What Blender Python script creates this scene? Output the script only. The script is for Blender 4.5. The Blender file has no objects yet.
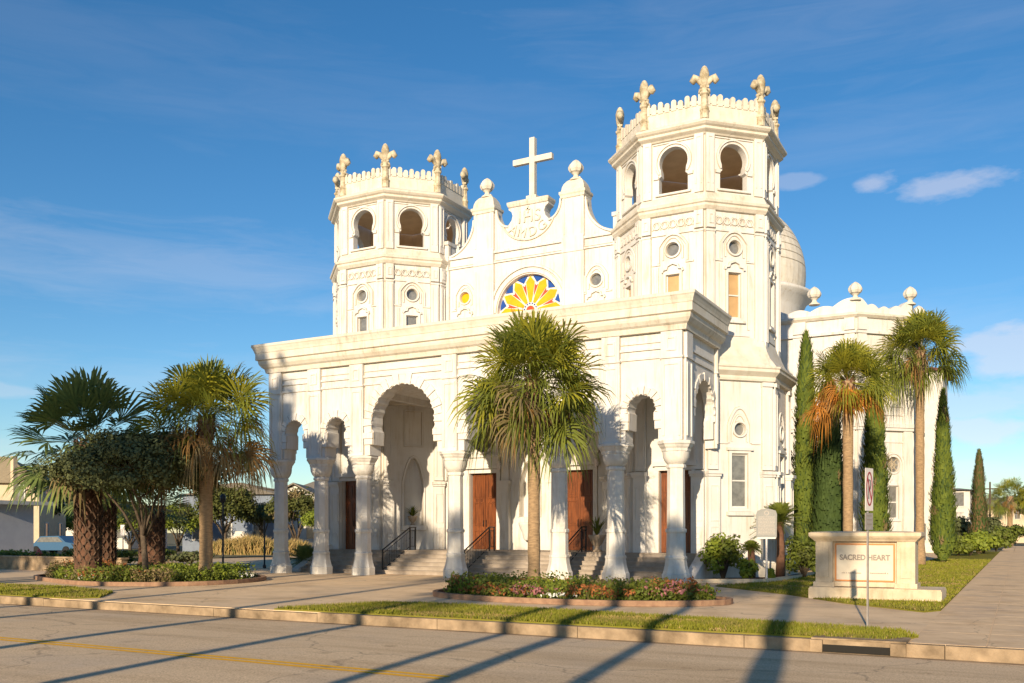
import bpy, bmesh, math, random
from math import sin, cos, pi, radians as R, tan, sqrt, atan2
from mathutils import Vector, Matrix
from mathutils.geometry import tessellate_polygon
random.seed(7)
sc = bpy.context.scene
COL = sc.collection

# ------------------------------------------------------------------ camera
cam_d = bpy.data.cameras.new("camera"); cam = bpy.data.objects.new("camera", cam_d); COL.objects.link(cam)
CAMX, CAMY, CAMZ = 9.98, -29.74, 1.70
TH = R(28.5); FPX = 935.0; HY = 532.0
cam.location = (CAMX, CAMY, CAMZ); cam.rotation_euler = (R(90), 0, TH)
cam_d.sensor_width = 36; cam_d.lens = 36 * FPX / 1024
cam_d.shift_y = (HY - 341.5) / 1024
cam_d.clip_end = 3000; cam_d.clip_start = 0.1
sc.camera = cam

# ------------------------------------------------------------------ sky, sun, exposure
SUN_EL = R(16); LIGHT_AZ = R(10.5)          # light travels towards (-sin az, cos az)
SKY = 0.100; SUN = 5.0; EXPO = 0.47
w = bpy.data.worlds.new("World"); sc.world = w; w.use_nodes = True
nt = w.node_tree; nt.nodes.clear()
def N(t, **kw):
    n = nt.nodes.new(t)
    for k, v in kw.items(): setattr(n, k, v)
    return n
out = N('ShaderNodeOutputWorld'); bg = N('ShaderNodeBackground')
sky = N('ShaderNodeTexSky'); sky.sky_type = 'NISHITA'; sky.sun_disc = False
sky.sun_elevation = SUN_EL
# direction to the sun = (sin az, -cos az)
sky.sun_rotation = atan2(sin(LIGHT_AZ), -cos(LIGHT_AZ))
sky.altitude = 0; sky.air_density = 1.0; sky.dust_density = 0.15; sky.ozone_density = 3.2
bg.inputs[1].default_value = SKY
L = nt.links.new
tc = N('ShaderNodeTexCoord')
def math_n(op, a, b=None, clamp=False):
    n = N('ShaderNodeMath', operation=op); n.use_clamp = clamp
    for i, v in enumerate((a, b)):
        if v is None: continue
        if isinstance(v, (int, float)): n.inputs[i].default_value = v
        else: L(v, n.inputs[i])
    return n.outputs[0]
# real clouds of the sky: soft noise banks at given bearings
def wdir(px, py):
    X = (px - 512) / FPX; Z = (HY - py) / FPX
    v = Vector((X * cos(TH) - sin(TH), X * sin(TH) + cos(TH), Z)); v.normalize(); return v
mp = N('ShaderNodeMapping'); mp.inputs['Scale'].default_value = (1, 1, 2.6); L(tc.outputs['Generated'], mp.inputs[0])
nz = N('ShaderNodeTexNoise'); nz.inputs['Scale'].default_value = 11; nz.inputs['Detail'].default_value = 9; nz.inputs['Roughness'].default_value = .58
L(mp.outputs[0], nz.inputs[0])
mp2 = N('ShaderNodeMapping'); mp2.inputs['Scale'].default_value = (1.2, 1.2, 9); mp2.inputs['Rotation'].default_value = (0, R(6), 0); L(tc.outputs['Generated'], mp2.inputs[0])
nz2 = N('ShaderNodeTexNoise'); nz2.inputs['Scale'].default_value = 6; nz2.inputs['Detail'].default_value = 10; nz2.inputs['Roughness'].default_value = .62; nz2.inputs['Distortion'].default_value = .6
L(mp2.outputs[0], nz2.inputs[0])
total = None
for px, py, rx, rz, amt in ((1006, 352, .055, .028, .42), (975, 430, .045, .014, .42), (878, 183, .022, .010, .34), (945, 186, .052, .013, .34), (800, 181, .022, .008, .2),
                        (1000, 472, .10, .012, .2), (830, 140, .30, .03, -.06), (820, 30, .35, .05, -.07), (80, 40, .3, .05, -.04), (975, 405, .09, .016, .30), (10, 392, .05, .009, .2), (110, 262, .40, .045, -.14), (300, 100, .4, .05, -.04), (1040, 395, .08, .02, .25), (20, 468, .06, .02, .15), (200, 380, .35, .03, -.12), (930, 320, .2, .03, -.08)):
    c = wdir(px, py)
    s = N('ShaderNodeVectorMath', operation='SUBTRACT'); L(tc.outputs['Generated'], s.inputs[0]); s.inputs[1].default_value = c
    sp = N('ShaderNodeSeparateXYZ'); L(s.outputs[0], sp.inputs[0])
    hx = math_n('POWER', math_n('ABSOLUTE', math_n('DIVIDE', math_n('ADD', math_n('MULTIPLY', sp.outputs[0], cos(TH)), math_n('MULTIPLY', sp.outputs[1], sin(TH))), rx)), 2)
    hz = math_n('POWER', math_n('ABSOLUTE', math_n('DIVIDE', sp.outputs[2], rz)), 2)
    m = math_n('SUBTRACT', 1.0, math_n('SQRT', math_n('ADD', hx, hz)))
    m = math_n('ADD', m, math_n('MULTIPLY', math_n('SUBTRACT', (nz if amt > 0 else nz2).outputs[0], .5), 3.4 if amt > 0 else 2.6))
    m = math_n('MULTIPLY', math_n('MULTIPLY', m, 1.8 if amt > 0 else 1.0, True), abs(amt))
    total = m if total is None else math_n('MAXIMUM', total, m)
mx = N('ShaderNodeMix', data_type='RGBA'); L(total, mx.inputs[0]); hs = N('ShaderNodeHueSaturation'); hs.inputs['Saturation'].default_value = 1.24; L(sky.outputs[0], hs.inputs['Color']); L(hs.outputs[0], mx.inputs[6]); mx.inputs[7].default_value = (6.6, 6.1, 6.3, 1)
L(mx.outputs[2], bg.inputs[0]); L(bg.outputs[0], out.inputs[0])

sun_d = bpy.data.lights.new("sun", 'SUN'); sun_d.energy = SUN; sun_d.angle = R(0.55); sun_d.color = (1.0, .81, .57)
sun_o = bpy.data.objects.new("sun", sun_d); COL.objects.link(sun_o)
ldir = Vector((-sin(LIGHT_AZ) * cos(SUN_EL), cos(LIGHT_AZ) * cos(SUN_EL), -sin(SUN_EL)))
sun_o.rotation_euler = ldir.to_track_quat('-Z', 'Y').to_euler()
sun_o.location = (0, -60, 40)
sc.view_settings.view_transform = 'Standard'; sc.view_settings.look = 'None'; sc.view_settings.gamma = 1
sc.view_settings.exposure = EXPO; sc.view_settings.use_curve_mapping = False
sc.render.engine = 'CYCLES'
sc.cycles.max_bounces = 8; sc.cycles.diffuse_bounces = 5

# ------------------------------------------------------------------ materials
MATS = {}
def mat(name, c1, c2=None, scale=4.0, rough=.8, bump=0, bscale=30, detail=6, spec=.3, metal=0, streak=None, contrast=(.35, .65), trans=0, stretch=None, c3=None, s3=1.0, per_obj=0):
    m = bpy.data.materials.new(name); m.use_nodes = True; MATS[name] = m
    t = m.node_tree; b = t.nodes['Principled BSDF']; lk = t.links.new
    b.inputs['Roughness'].default_value = rough; b.inputs['Metallic'].default_value = metal
    b.inputs['Specular IOR Level'].default_value = spec
    co = t.nodes.new('ShaderNodeTexCoord').outputs['Object']
    vec = co
    if stretch:
        mpn = t.nodes.new('ShaderNodeMapping'); mpn.inputs['Scale'].default_value = stretch; lk(co, mpn.inputs[0]); vec = mpn.outputs[0]
    def noise(v, s, d=6, r=.6):
        n = t.nodes.new('ShaderNodeTexNoise'); n.inputs['Scale'].default_value = s; n.inputs['Detail'].default_value = d; n.inputs['Roughness'].default_value = r
        lk(v, n.inputs[0]); return n.outputs[0]
    def ramp(f, a, bb):
        r = t.nodes.new('ShaderNodeMapRange'); r.inputs[1].default_value = a; r.inputs[2].default_value = bb; lk(f, r.inputs[0]); return r.outputs[0]
    def mix(f, a, bb):
        x = t.nodes.new('ShaderNodeMix'); x.data_type = 'RGBA'
        if isinstance(f, float): x.inputs[0].default_value = f
        else: lk(f, x.inputs[0])
        for i, v in ((6, a), (7, bb)):
            if isinstance(v, tuple): x.inputs[i].default_value = (*v, 1)
            else: lk(v, x.inputs[i])
        return x.outputs[2]
    col = c1
    if c2: col = mix(ramp(noise(vec, scale, detail), *contrast), c1, c2)
    if c3: col = mix(ramp(noise(co, s3, 5), .5, .72), col, c3)
    if streak:
        sm = t.nodes.new('ShaderNodeMapping'); sm.inputs['Scale'].default_value = (2.2, 2.2, .22); lk(co, sm.inputs[0])
        f = ramp(noise(sm.outputs[0], 2.2, 8, .7), .49, .70)
        g = ramp(noise(co, .55, 3), .38, .60)
        mm = t.nodes.new('ShaderNodeMath'); mm.operation = 'MULTIPLY'; lk(f, mm.inputs[0]); lk(g, mm.inputs[1])
        m2 = t.nodes.new('ShaderNodeMath'); m2.operation = 'MULTIPLY'; lk(mm.outputs[0], m2.inputs[0]); m2.inputs[1].default_value = .8
        col = mix(m2.outputs[0], col, streak)
    if per_obj:
        oi = t.nodes.new('ShaderNodeObjectInfo'); hv = t.nodes.new('ShaderNodeHueSaturation')
        mr = t.nodes.new('ShaderNodeMapRange'); mr.inputs[3].default_value = 1 - per_obj; mr.inputs[4].default_value = 1 + per_obj
        lk(oi.outputs['Random'], mr.inputs[0]); lk(mr.outputs[0], hv.inputs['Value'])
        if isinstance(col, tuple): hv.inputs['Color'].default_value = (*col, 1)
        else: lk(col, hv.inputs['Color'])
        col = hv.outputs[0]
    if isinstance(col, tuple): b.inputs['Base Color'].default_value = (*col, 1)
    else: lk(col, b.inputs['Base Color'])
    if bump:
        bn = t.nodes.new('ShaderNodeBump'); bn.inputs['Strength'].default_value = bump; bn.inputs['Distance'].default_value = .02
        lk(noise(co, bscale, 5), bn.inputs['Height']); lk(bn.outputs[0], b.inputs['Normal'])
    if trans:
        tr = t.nodes.new('ShaderNodeBsdfTranslucent'); ms = t.nodes.new('ShaderNodeMixShader'); ms.inputs[0].default_value = trans
        if isinstance(col, tuple): tr.inputs[0].default_value = (*col, 1)
        else: lk(col, tr.inputs[0])
        lk(b.outputs[0], ms.inputs[1]); lk(tr.outputs[0], ms.inputs[2]); lk(ms.outputs[0], t.nodes['Material Output'].inputs[0])
    return m
M_white = mat('white_stucco', (.66, .645, .62), (.60, .575, .53), 1.3, .75, .25, 22, streak=(.42, .35, .25), contrast=(.4, .75))
M_white2 = mat('aged_white_stucco', (.66, .62, .54), (.58, .51, .40), 2.4, .8, .4, 26, streak=(.36, .30, .22), contrast=(.4, .8))
M_stain = mat('weathered_finial_stone', (.62, .55, .41), (.32, .26, .16), 4, .85, .5, 24, contrast=(.38, .62))
M_col = mat('painted_column_stone', (.70, .68, .64), (.62, .59, .53), 3, .7, .3, 30, streak=(.45, .40, .33))
M_inner = mat('bare_plaster_inside', (.74, .58, .40), (.62, .47, .31), 1.5, .9)
M_groove = mat('joint_grime_relief_shade', (.40, .33, .23), (.50, .42, .30), 6, .9)  # dirty joints, and dark outlines painted in place of relief shadows
M_wood = mat('varnished_door_wood', (.22, .066, .018), (.09, .026, .008), 3, .35, .1, 40, spec=.5, stretch=(6, 6, .5))
M_glass = mat('grey_window_glass', (.13, .13, .125), (.20, .20, .19), 5, .12, spec=.8)
M_shade = mat('drawn_tan_blind', (.50, .33, .16), (.42, .27, .13), 3, .4)
M_yel = mat('yellow_glass', (.80, .40, .01), (.70, .32, .01), 4, .3)
M_red = mat('red_glass', (.62, .07, .03), None, rough=.3)
M_blu = mat('blue_glass', (.02, .07, .30), None, rough=.3)
M_iron = mat('black_wrought_iron', (.02, .02, .022), None, rough=.45, spec=.4)
M_conc = mat('pale_concrete', (.78, .58, .37), (.68, .50, .31), 1.1, .95, .08, 60, c3=(.54, .42, .29), s3=.35, spec=.04)
M_walk = mat('sidewalk_concrete', (.76, .56, .35), (.66, .48, .30), 2.2, .95, .08, 50, c3=(.50, .38, .27), s3=.6, spec=.04)
M_curb = mat('stained_curb_concrete', (.42, .31, .20), (.15, .11, .07), 2.0, .9, .5, 30, contrast=(.35, .7), spec=.04)
M_step = mat('stone_steps', (.40, .34, .28), (.30, .25, .20), 3, .85, .3, 30)
M_soil = mat('brown_mulch', (.12, .07, .04), (.06, .035, .02), 14, .95, .8, 40, spec=.04)
M_brick = mat('reddish_bed_edging', (.34, .21, .13), (.24, .14, .09), 6, .9, .4, 30)
M_yline = mat('worn_yellow_paint', (.80, .44, .03), (.58, .38, .12), 9, .8, contrast=(.5, .8), spec=.04)
M_trunk = mat('palm_trunk_bark', (.40, .27, .15), (.22, .15, .085), 7, .95, .9, 18, stretch=(1, 1, 4))
M_boot = mat('old_leaf_base', (.17, .085, .05), (.09, .045, .028), 6, .9, .5, 20)
M_bark = mat('grey_brown_bark', (.13, .10, .07), (.07, .05, .035), 8, .95, .8, 22)
G = {}
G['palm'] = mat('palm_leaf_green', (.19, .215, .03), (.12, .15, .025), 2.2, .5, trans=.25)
G['palmlit'] = mat('sunlit_yellow_green_palm_leaf', (.34, .32, .03), (.23, .24, .03), 2.2, .5, trans=.3)  # sunlit tone put into the leaf colour, mostly for upper fronds
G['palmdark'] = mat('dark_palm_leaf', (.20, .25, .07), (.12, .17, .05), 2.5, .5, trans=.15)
G['dry'] = mat('dry_palm_leaf', (.40, .22, .06), (.24, .13, .05), 2.5, .8, trans=.25)
G['dryorange'] = mat('orange_dry_leaf', (.62, .26, .035), (.44, .20, .05), 2.5, .8, trans=.3)
G['drygrey'] = mat('faded_hanging_leaf', (.27, .20, .10), (.19, .15, .06), 2.5, .85, trans=.2)
G['cyp'] = mat('cypress_green', (.16, .20, .028), (.09, .13, .018), 1.6, .75, trans=.15)
G['cypdark'] = mat('dark_cypress_green', (.07, .11, .025), (.04, .07, .018), 1.6, .75, trans=.1)
G['cypbrown'] = mat('browning_cypress', (.22, .13, .06), (.10, .09, .035), .7, .8, trans=.1)
G['oak'] = mat('oak_leaf', (.13, .145, .055), (.08, .095, .036), 3, .7, trans=.12)
G['bush'] = mat('shrub_leaf', (.17, .20, .028), (.10, .13, .02), 5, .6, trans=.25)
G['lime'] = mat('lime_leaf', (.26, .30, .03), (.16, .22, .03), 5, .6, trans=.3)
G['tree'] = mat('street_tree_leaf', (.13, .14, .03), (.07, .085, .022), 2, .7, trans=.25)
G['russet'] = mat('russet_flower', (.46, .17, .05), (.32, .11, .04), 6, .8, trans=.2)
G['pink'] = mat('pink_flower', (.45, .20, .20), (.36, .14, .15), 6, .8, trans=.2)
G['wht'] = mat('white_flower', (.75, .74, .68), None, rough=.7)
G['straw'] = mat('dry_ornamental_grass', (.48, .34, .13), (.36, .26, .10), 3, .8, trans=.2)
G['blade'] = mat('lawn_blade', (.27, .265, .022), (.20, .21, .022), 1.2, .7, trans=.25, c3=(.22, .19, .05), s3=.8)
M_lawn = mat('lawn_ground', (.18, .17, .02), (.21, .18, .04), 3, .95, .5, 50, spec=.04)
M_field = mat('far_ground', (.16, .15, .08), (.22, .19, .13), .05, .95, spec=.04)
M_sign = mat('cream_limestone', (.66, .55, .40), (.54, .43, .29), 3, .8, .3, 30, streak=(.36, .28, .18))
M_signp = mat('sign_panel', (.64, .58, .47), (.58, .51, .40), 2, .6)
M_letter = mat('grey_letter', (.26, .22, .19), None, rough=.5)
M_copper = mat('copper_edging', (.55, .22, .07), None, rough=.5)
M_metal = mat('galvanised_post', (.42, .38, .34), (.34, .30, .27), 10, .5, metal=.3)
M_plaque = mat('grey_cast_plaque', (.30, .30, .28), (.23, .23, .22), 30, .5, .5, 60)
M_signw = mat('sign_face_white', (.70, .64, .60), None, rough=.4)
M_signr = mat('sign_symbol_red', (.30, .04, .045), None, rough=.4)
M_signk = mat('sign_symbol_black', (.03, .03, .03), None, rough=.4)
M_terra = mat('terracotta', (.50, .40, .30), (.40, .31, .22), 5, .85)
M_dark = mat('dark_opening', (.02, .018, .015), None, rough=.9)
# street: worn asphalt with aggregate, tyre darkening and cracks
M_road = mat('worn_asphalt', (.78, .59, .38), (.56, .42, .27), 45, .95, .12, 90, detail=3, c3=(.58, .46, .33), s3=.28, spec=.04)
def crack(m, scale, width, c, amount):
    t = m.node_tree; lk = t.links.new; b = t.nodes['Principled BSDF']; src = b.inputs['Base Color'].links[0].from_socket
    co = t.nodes.new('ShaderNodeTexCoord').outputs['Object']
    nn = t.nodes.new('ShaderNodeTexNoise'); nn.inputs['Scale'].default_value = 1.3; nn.inputs['Detail'].default_value = 8; lk(co, nn.inputs[0])
    add = t.nodes.new('ShaderNodeVectorMath'); add.operation = 'ADD'; lk(co, add.inputs[0]); lk(nn.outputs['Color'], add.inputs[1])
    v = t.nodes.new('ShaderNodeTexVoronoi'); v.feature = 'DISTANCE_TO_EDGE'; v.inputs['Scale'].default_value = scale; lk(add.outputs[0], v.inputs[0])
    r = t.nodes.new('ShaderNodeMapRange'); r.inputs[1].default_value = 0; r.inputs[2].default_value = width; r.inputs[3].default_value = amount; r.inputs[4].default_value = 0; lk(v.outputs[0], r.inputs[0])
    x = t.nodes.new('ShaderNodeMix'); x.data_type = 'RGBA'; lk(r.outputs[0], x.inputs[0]); lk(src, x.inputs[6]); x.inputs[7].default_value = (*c, 1)
    lk(x.outputs[2], b.inputs['Base Color'])
def wear(m, stretch, sc_, a, b_, f):
    t = m.node_tree; lk = t.links.new; b = t.nodes['Principled BSDF']; src = b.inputs['Base Color'].links[0].from_socket
    co = t.nodes.new('ShaderNodeTexCoord').outputs['Object']; mp_ = t.nodes.new('ShaderNodeMapping'); mp_.inputs['Scale'].default_value = stretch; lk(co, mp_.inputs[0])
    n = t.nodes.new('ShaderNodeTexNoise'); n.inputs['Scale'].default_value = sc_; n.inputs['Detail'].default_value = 7; n.inputs['Roughness'].default_value = .65; lk(mp_.outputs[0], n.inputs[0])
    r = t.nodes.new('ShaderNodeMapRange'); r.inputs[1].default_value = a; r.inputs[2].default_value = b_; r.inputs[4].default_value = 1; lk(n.outputs[0], r.inputs[0])
    x = t.nodes.new('ShaderNodeMix'); x.data_type = 'RGBA'; x.blend_type = 'MULTIPLY'; lk(r.outputs[0], x.inputs[0]); lk(src, x.inputs[6]); x.inputs[7].default_value = (f, f * .97, f * .93, 1)
    lk(x.outputs[2], b.inputs['Base Color'])
wear(M_road, (.10, 1.0, 1), 1.1, .46, .66, .80); wear(M_road, (1, 1, 1), 1.7, .60, .72, .70); wear(M_road, (1, 1, 1), 38, .52, .68, .55)
wear(M_walk, (1, 1, 1), .9, .5, .68, .82); wear(M_conc, (1, 1, 1), .5, .5, .66, .80); wear(M_conc, (1, 1, 1), 3.1, .60, .72, .72)
crack(M_road, .22, .008, (.16, .13, .10), .5)
crack(M_walk, .15, .004, (.2, .16, .12), .5)
crack(M_conc, .14, .004, (.22, .18, .14), .5)
M_tile = mat('red_roof_tile', (.42, .17, .09), (.30, .11, .06), 4, .85)
M_shing = mat('grey_shingles', (.24, .21, .17), (.17, .15, .12), 5, .9, .4, 20)
M_tanroof = mat('tan_shingles', (.42, .33, .20), (.33, .26, .16), 5, .9, .4, 20)
M_blueh = mat('blue_grey_siding', (.20, .24, .30), (.17, .20, .26), 2, .8)
M_creamh = mat('cream_siding', (.62, .50, .34), (.56, .44, .30), 2, .8)
M_tanh = mat('peach_siding', (.58, .36, .24), (.50, .32, .21), 2, .8)
M_whiteh = mat('white_siding', (.68, .64, .56), (.60, .56, .50), 2, .8)
M_kiosk = mat('pale_grey_panel', (.52, .52, .54), (.46, .46, .49), 2, .7)
M_car = mat('blue_car_paint', (.05, .12, .22), None, rough=.25, spec=.7)
M_tyre = mat('tyre_rubber', (.02, .02, .02), None, rough=.9)
M_hyd = mat('hydrant_red', (.5, .10, .07), None, rough=.5)

# ------------------------------------------------------------------ mesh builder
class MB:
    def __init__(s): s.v = []; s.f = []; s.m = []; s.sm = []
    def add(s, vs, fs, mi=0, smooth=False):
        o = len(s.v); s.v += [tuple(p) for p in vs]
        for f in fs: s.f.append(tuple(i + o for i in f)); s.m.append(mi); s.sm.append(smooth)
    def box(s, x0, x1, y0, y1, z0, z1, mi=0):
        s.add([(x0, y0, z0), (x1, y0, z0), (x1, y1, z0), (x0, y1, z0), (x0, y0, z1), (x1, y0, z1), (x1, y1, z1), (x0, y1, z1)],
              [(0, 3, 2, 1), (4, 5, 6, 7), (0, 1, 5, 4), (1, 2, 6, 5), (2, 3, 7, 6), (3, 0, 4, 7)], mi)
    def lathe(s, prof, n=24, c=(0, 0, 0), mi=0, smooth=True, rot=0):
        vs = []; fs = []
        for r, z in prof:
            for i in range(n):
                a = 2 * pi * i / n + rot; vs.append((c[0] + r * cos(a), c[1] + r * sin(a), c[2] + z))
        for j in range(len(prof) - 1):
            for i in range(n):
                k = (i + 1) % n; fs.append((j * n + i, j * n + k, (j + 1) * n + k, (j + 1) * n + i))
        s.add(vs, fs, mi, smooth)
        s.add(vs[:n], [tuple(range(n))[::-1]], mi); s.add(vs[-n:], [tuple(range(n))], mi)
    def tube(s, pts, rad, n=8, mi=0, smooth=True):
        pts = [Vector(p) for p in pts]
        if not isinstance(rad, (list, tuple)): rad = [rad] * len(pts)
        vs = []; fs = []; up = None
        for i, p in enumerate(pts):
            d = (pts[min(i + 1, len(pts) - 1)] - pts[max(i - 1, 0)]).normalized()
            if up is None: up = Vector((0, 0, 1)) if abs(d.z) < .9 else Vector((1, 0, 0))
            a = d.cross(up).normalized(); b = a.cross(d).normalized(); up = b
            for k in range(n):
                t = 2 * pi * k / n; vs.append(p + (a * cos(t) + b * sin(t)) * rad[i])
        for j in range(len(pts) - 1):
            for i in range(n):
                k = (i + 1) % n; fs.append((j * n + i, j * n + k, (j + 1) * n + k, (j + 1) * n + i))
        fs.append(tuple(range(n))); fs.append(tuple(range((len(pts) - 1) * n, len(pts) * n))[::-1])
        s.add(vs, fs, mi, smooth)
    def sweep(s, path, prof, closed=False, mi=0):
        n = len(path); cols = []
        for i in range(n):
            p = Vector(path[i])
            def nrm(a, b):
                d = (Vector(b) - Vector(a)).normalized(); return Vector((d.y, -d.x))
            if closed or 0 < i < n - 1:
                n1 = nrm(path[i - 1], path[i]); n2 = nrm(path[i], path[(i + 1) % n]); m = (n1 + n2); m = m / (1 + n1.dot(n2))
            elif i == 0: m = nrm(path[0], path[1])
            else: m = nrm(path[-2], path[-1])
            cols.append([(p.x + m.x * d, p.y + m.y * d, z) for d, z in prof])
        k = len(prof); vs = [v for c in cols for v in c]; fs = []
        for i in range(n if closed else n - 1):
            j = (i + 1) % n
            for q in range(k - 1): fs.append((i * k + q, j * k + q, j * k + q + 1, i * k + q + 1))
        if not closed: fs.append(tuple(range(k))[::-1]); fs.append(tuple(range((n - 1) * k, n * k)))
        s.add(vs, fs, mi)
    def build(s, name, mats, parent=None, loc=None, rotz=0, recalc=True):
        me = bpy.data.meshes.new(name); me.from_pydata(s.v, [], s.f)
        if not isinstance(mats, (list, tuple)): mats = [mats]
        for m in mats: me.materials.append(m)
        me.polygons.foreach_set('material_index', s.m); me.polygons.foreach_set('use_smooth', s.sm)
        if recalc and len(s.f) < 30000:
            bm = bmesh.new(); bm.from_mesh(me); bmesh.ops.recalc_face_normals(bm, faces=bm.faces); bm.to_mesh(me); bm.free()
        me.update()
        o = bpy.data.objects.new(name, me); COL.objects.link(o)
        if parent: o.parent = parent
        if loc: o.location = loc
        o.rotation_euler = (0, 0, rotz)
        return o
class Fr:   # a wall frame: u along the wall (rightwards seen from outside), d outwards, z up
    def __init__(s, ox, oy, deg, oz=0): s.o = Vector((ox, oy, oz)); a = R(deg); s.U = Vector((cos(a), sin(a), 0)); s.N = Vector((sin(a), -cos(a), 0))
    def p(s, u, d, z): return s.o + s.U * u + s.N * d + Vector((0, 0, z))
GR = random.Random(99)
def fbox(mb, F, u0, u1, d0, d1, z0, z1, mi=0):
    if mi == 0 and .0015 < d0 < .0045 and d1 - d0 < .17:      # dark outline round a raised moulding: edge grime plus painted relief shade
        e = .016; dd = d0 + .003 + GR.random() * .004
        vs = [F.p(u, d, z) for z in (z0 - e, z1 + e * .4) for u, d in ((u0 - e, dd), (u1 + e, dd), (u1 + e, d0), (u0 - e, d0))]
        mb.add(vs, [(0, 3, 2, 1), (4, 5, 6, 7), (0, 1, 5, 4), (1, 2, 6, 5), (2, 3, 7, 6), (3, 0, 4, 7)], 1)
    vs = [F.p(u, d, z) for z in (z0, z1) for u, d in ((u0, d1), (u1, d1), (u1, d0), (u0, d0))]
    mb.add(vs, [(0, 3, 2, 1), (4, 5, 6, 7), (0, 1, 5, 4), (1, 2, 6, 5), (2, 3, 7, 6), (3, 0, 4, 7)], mi)
def panel(mb, F, outer, holes, d0, d1, mi=0):
    loops = [outer] + list(holes)
    tri = tessellate_polygon([[Vector((u, z, 0)) for u, z in lp] for lp in loops])
    flat = [p for lp in loops for p in lp]; n = len(flat)
    vs = [F.p(u, d1, z) for u, z in flat] + [F.p(u, d0, z) for u, z in flat]
    fs = [tuple(t) for t in tri] + [tuple(i + n for i in t)[::-1] for t in tri]
    o = 0
    for lp in loops:
        k = len(lp)
        for i in range(k): j = (i + 1) % k; fs.append((o + i, o + j, n + o + j, n + o + i))
        o += k
    mb.add(vs, fs, mi)
def rect(u0, u1, z0, z1): return [(u0, z0), (u1, z0), (u1, z1), (u0, z1)]
def circ(u, z, r, n=20, a0=0, a1=2 * pi): return [(u + r * cos(a0 + (a1 - a0) * i / n), z + r * sin(a0 + (a1 - a0) * i / n)) for i in range(n if a1 - a0 > 6.28 else n + 1)]
def keyhole(c, z0, zi, jw, zc, r, deg, n=24, lobes=0, depth=0, stilt=False):
    a = R(deg); pts = [(c - jw, z0), (c - jw, zi)]
    ang = [pi + a - (pi + 2 * a) * i / n for i in range(n + 1)]
    for i, t in enumerate(ang):
        rr = r
        if lobes: rr = r + depth * (abs(sin(lobes * pi * i / n)) ** .6) - depth * .2
        pts.append((c + rr * cos(t), zc + rr * sin(t)))
    pts += [(c + jw, zi), (c + jw, z0)]
    if stilt: pts = pts[:2] + [(c - r * cos(a), zi)] + pts[2:-2] + [(c + r * cos(a), zi)] + pts[-2:]
    return pts
def pointed(c, z0, zs, hw, zt, n=8):
    pts = [(c - hw, z0), (c - hw, zs)]
    for i in range(1, n): t = i / n; pts.append((c - hw * (1 - t) ** .6 * (1 - 0 * t), zs + (zt - zs) * (1 - (1 - t) ** 1.25)))
    pts.append((c, zt)); right = [(2 * c - u, z) for u, z in pts[:-1]][::-1]
    return pts + right
def band(mb, F, line, wd, d0, d1, mi=0):
    if mi == 0 and .0015 < d0 < .0045: band(mb, F, line, wd + .036, d0, d0 + .003 + GR.random() * .004, 1)  # dark backing line, standing in for relief shade along the moulding
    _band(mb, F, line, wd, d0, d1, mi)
def _band(mb, F, line, wd, d0, d1, mi=0):   # a raised moulding following an open line in the wall plane
    o = []; i_ = []
    for k, (u, z) in enumerate(line):
        a = Vector(line[max(k - 1, 0)]); b = Vector(line[min(k + 1, len(line) - 1)]); t = (b - a).normalized(); nn = Vector((-t.y, t.x))
        o.append((u + nn.x * wd / 2, z + nn.y * wd / 2)); i_.append((u - nn.x * wd / 2, z - nn.y * wd / 2))
    m = len(line); vs = []
    for d in (d0, d1):
        vs += [F.p(u, d, z) for u, z in o] + [F.p(u, d, z) for u, z in i_]
    fs = []
    for k in range(m - 1):
        fs += [(2 * m + k, 2 * m + k + 1, 3 * m + k + 1, 3 * m + k), (k, k + 1, 2 * m + k + 1, 2 * m + k), (m + k, m + k + 1, 3 * m + k + 1, 3 * m + k)]
    fs += [(0, 2 * m, 3 * m, m), (m - 1, 3 * m - 1, 4 * m - 1, 2 * m - 1)]
    mb.add(vs, fs, mi)
def frame(mb, F, u0, u1, z0, z1, w, d0, d1, mi=0):
    fbox(mb, F, u0, u1, d0, d1, z1 - w, z1, mi); fbox(mb, F, u0, u1, d0, d1, z0, z0 + w, mi)
    fbox(mb, F, u0, u0 + w, d0, d1, z0 + w, z1 - w, mi); fbox(mb, F, u1 - w, u1, d0, d1, z0 + w, z1 - w, mi)
def vouss(mb, F, c, zc, r0, r1, a0, a1, n, d0, d1, mi=0, stag=.05, gap=.012):
    for k in range(n):
        t0 = R(a0 + (a1 - a0) * k / n); t1 = R(a0 + (a1 - a0) * (k + 1) / n); g = gap / r0
        ro = r1 + (stag if k % 2 else 0); ri = r0 - (stag * .5 if k % 2 else 0)
        pts = [(c + ro * cos(t0 + g + (t1 - t0 - 2 * g) * i / 4), zc + ro * sin(t0 + g + (t1 - t0 - 2 * g) * i / 4)) for i in range(5)]
        for i in range(4, -1, -1):
            s_ = i / 4; rr = ri + .045 * sin(pi * s_); tt = t0 + g + (t1 - t0 - 2 * g) * s_; pts.append((c + rr * cos(tt), zc + rr * sin(tt)))
        panel(mb, F, pts, [], d0, d1 + (0.02 if k % 2 else 0), mi)

def tag(o, label=None, cat=None, group=None, kind=None):
    if label: o['label'] = label
    if cat: o['category'] = cat
    if group: o['group'] = group
    if kind: o['kind'] = kind
    return o
def empty(name, loc, rz=0):
    o = bpy.data.objects.new(name, None); COL.objects.link(o); o.location = loc; o.rotation_euler = (0, 0, rz); o.empty_display_size = .3; return o
def kids(o): return [c for c in bpy.data.objects if c.parent == o]
def copy_tree(o, parent=None):
    ch = list(o.children)
    c = o.copy(); COL.objects.link(c); c.parent = parent
    for k in ch: copy_tree(k, c)
    return c
def struct(name, mb, m, label=None, **kw):
    o = mb.build(name, m, **kw); tag(o, label, None, None, 'structure'); return o

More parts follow.
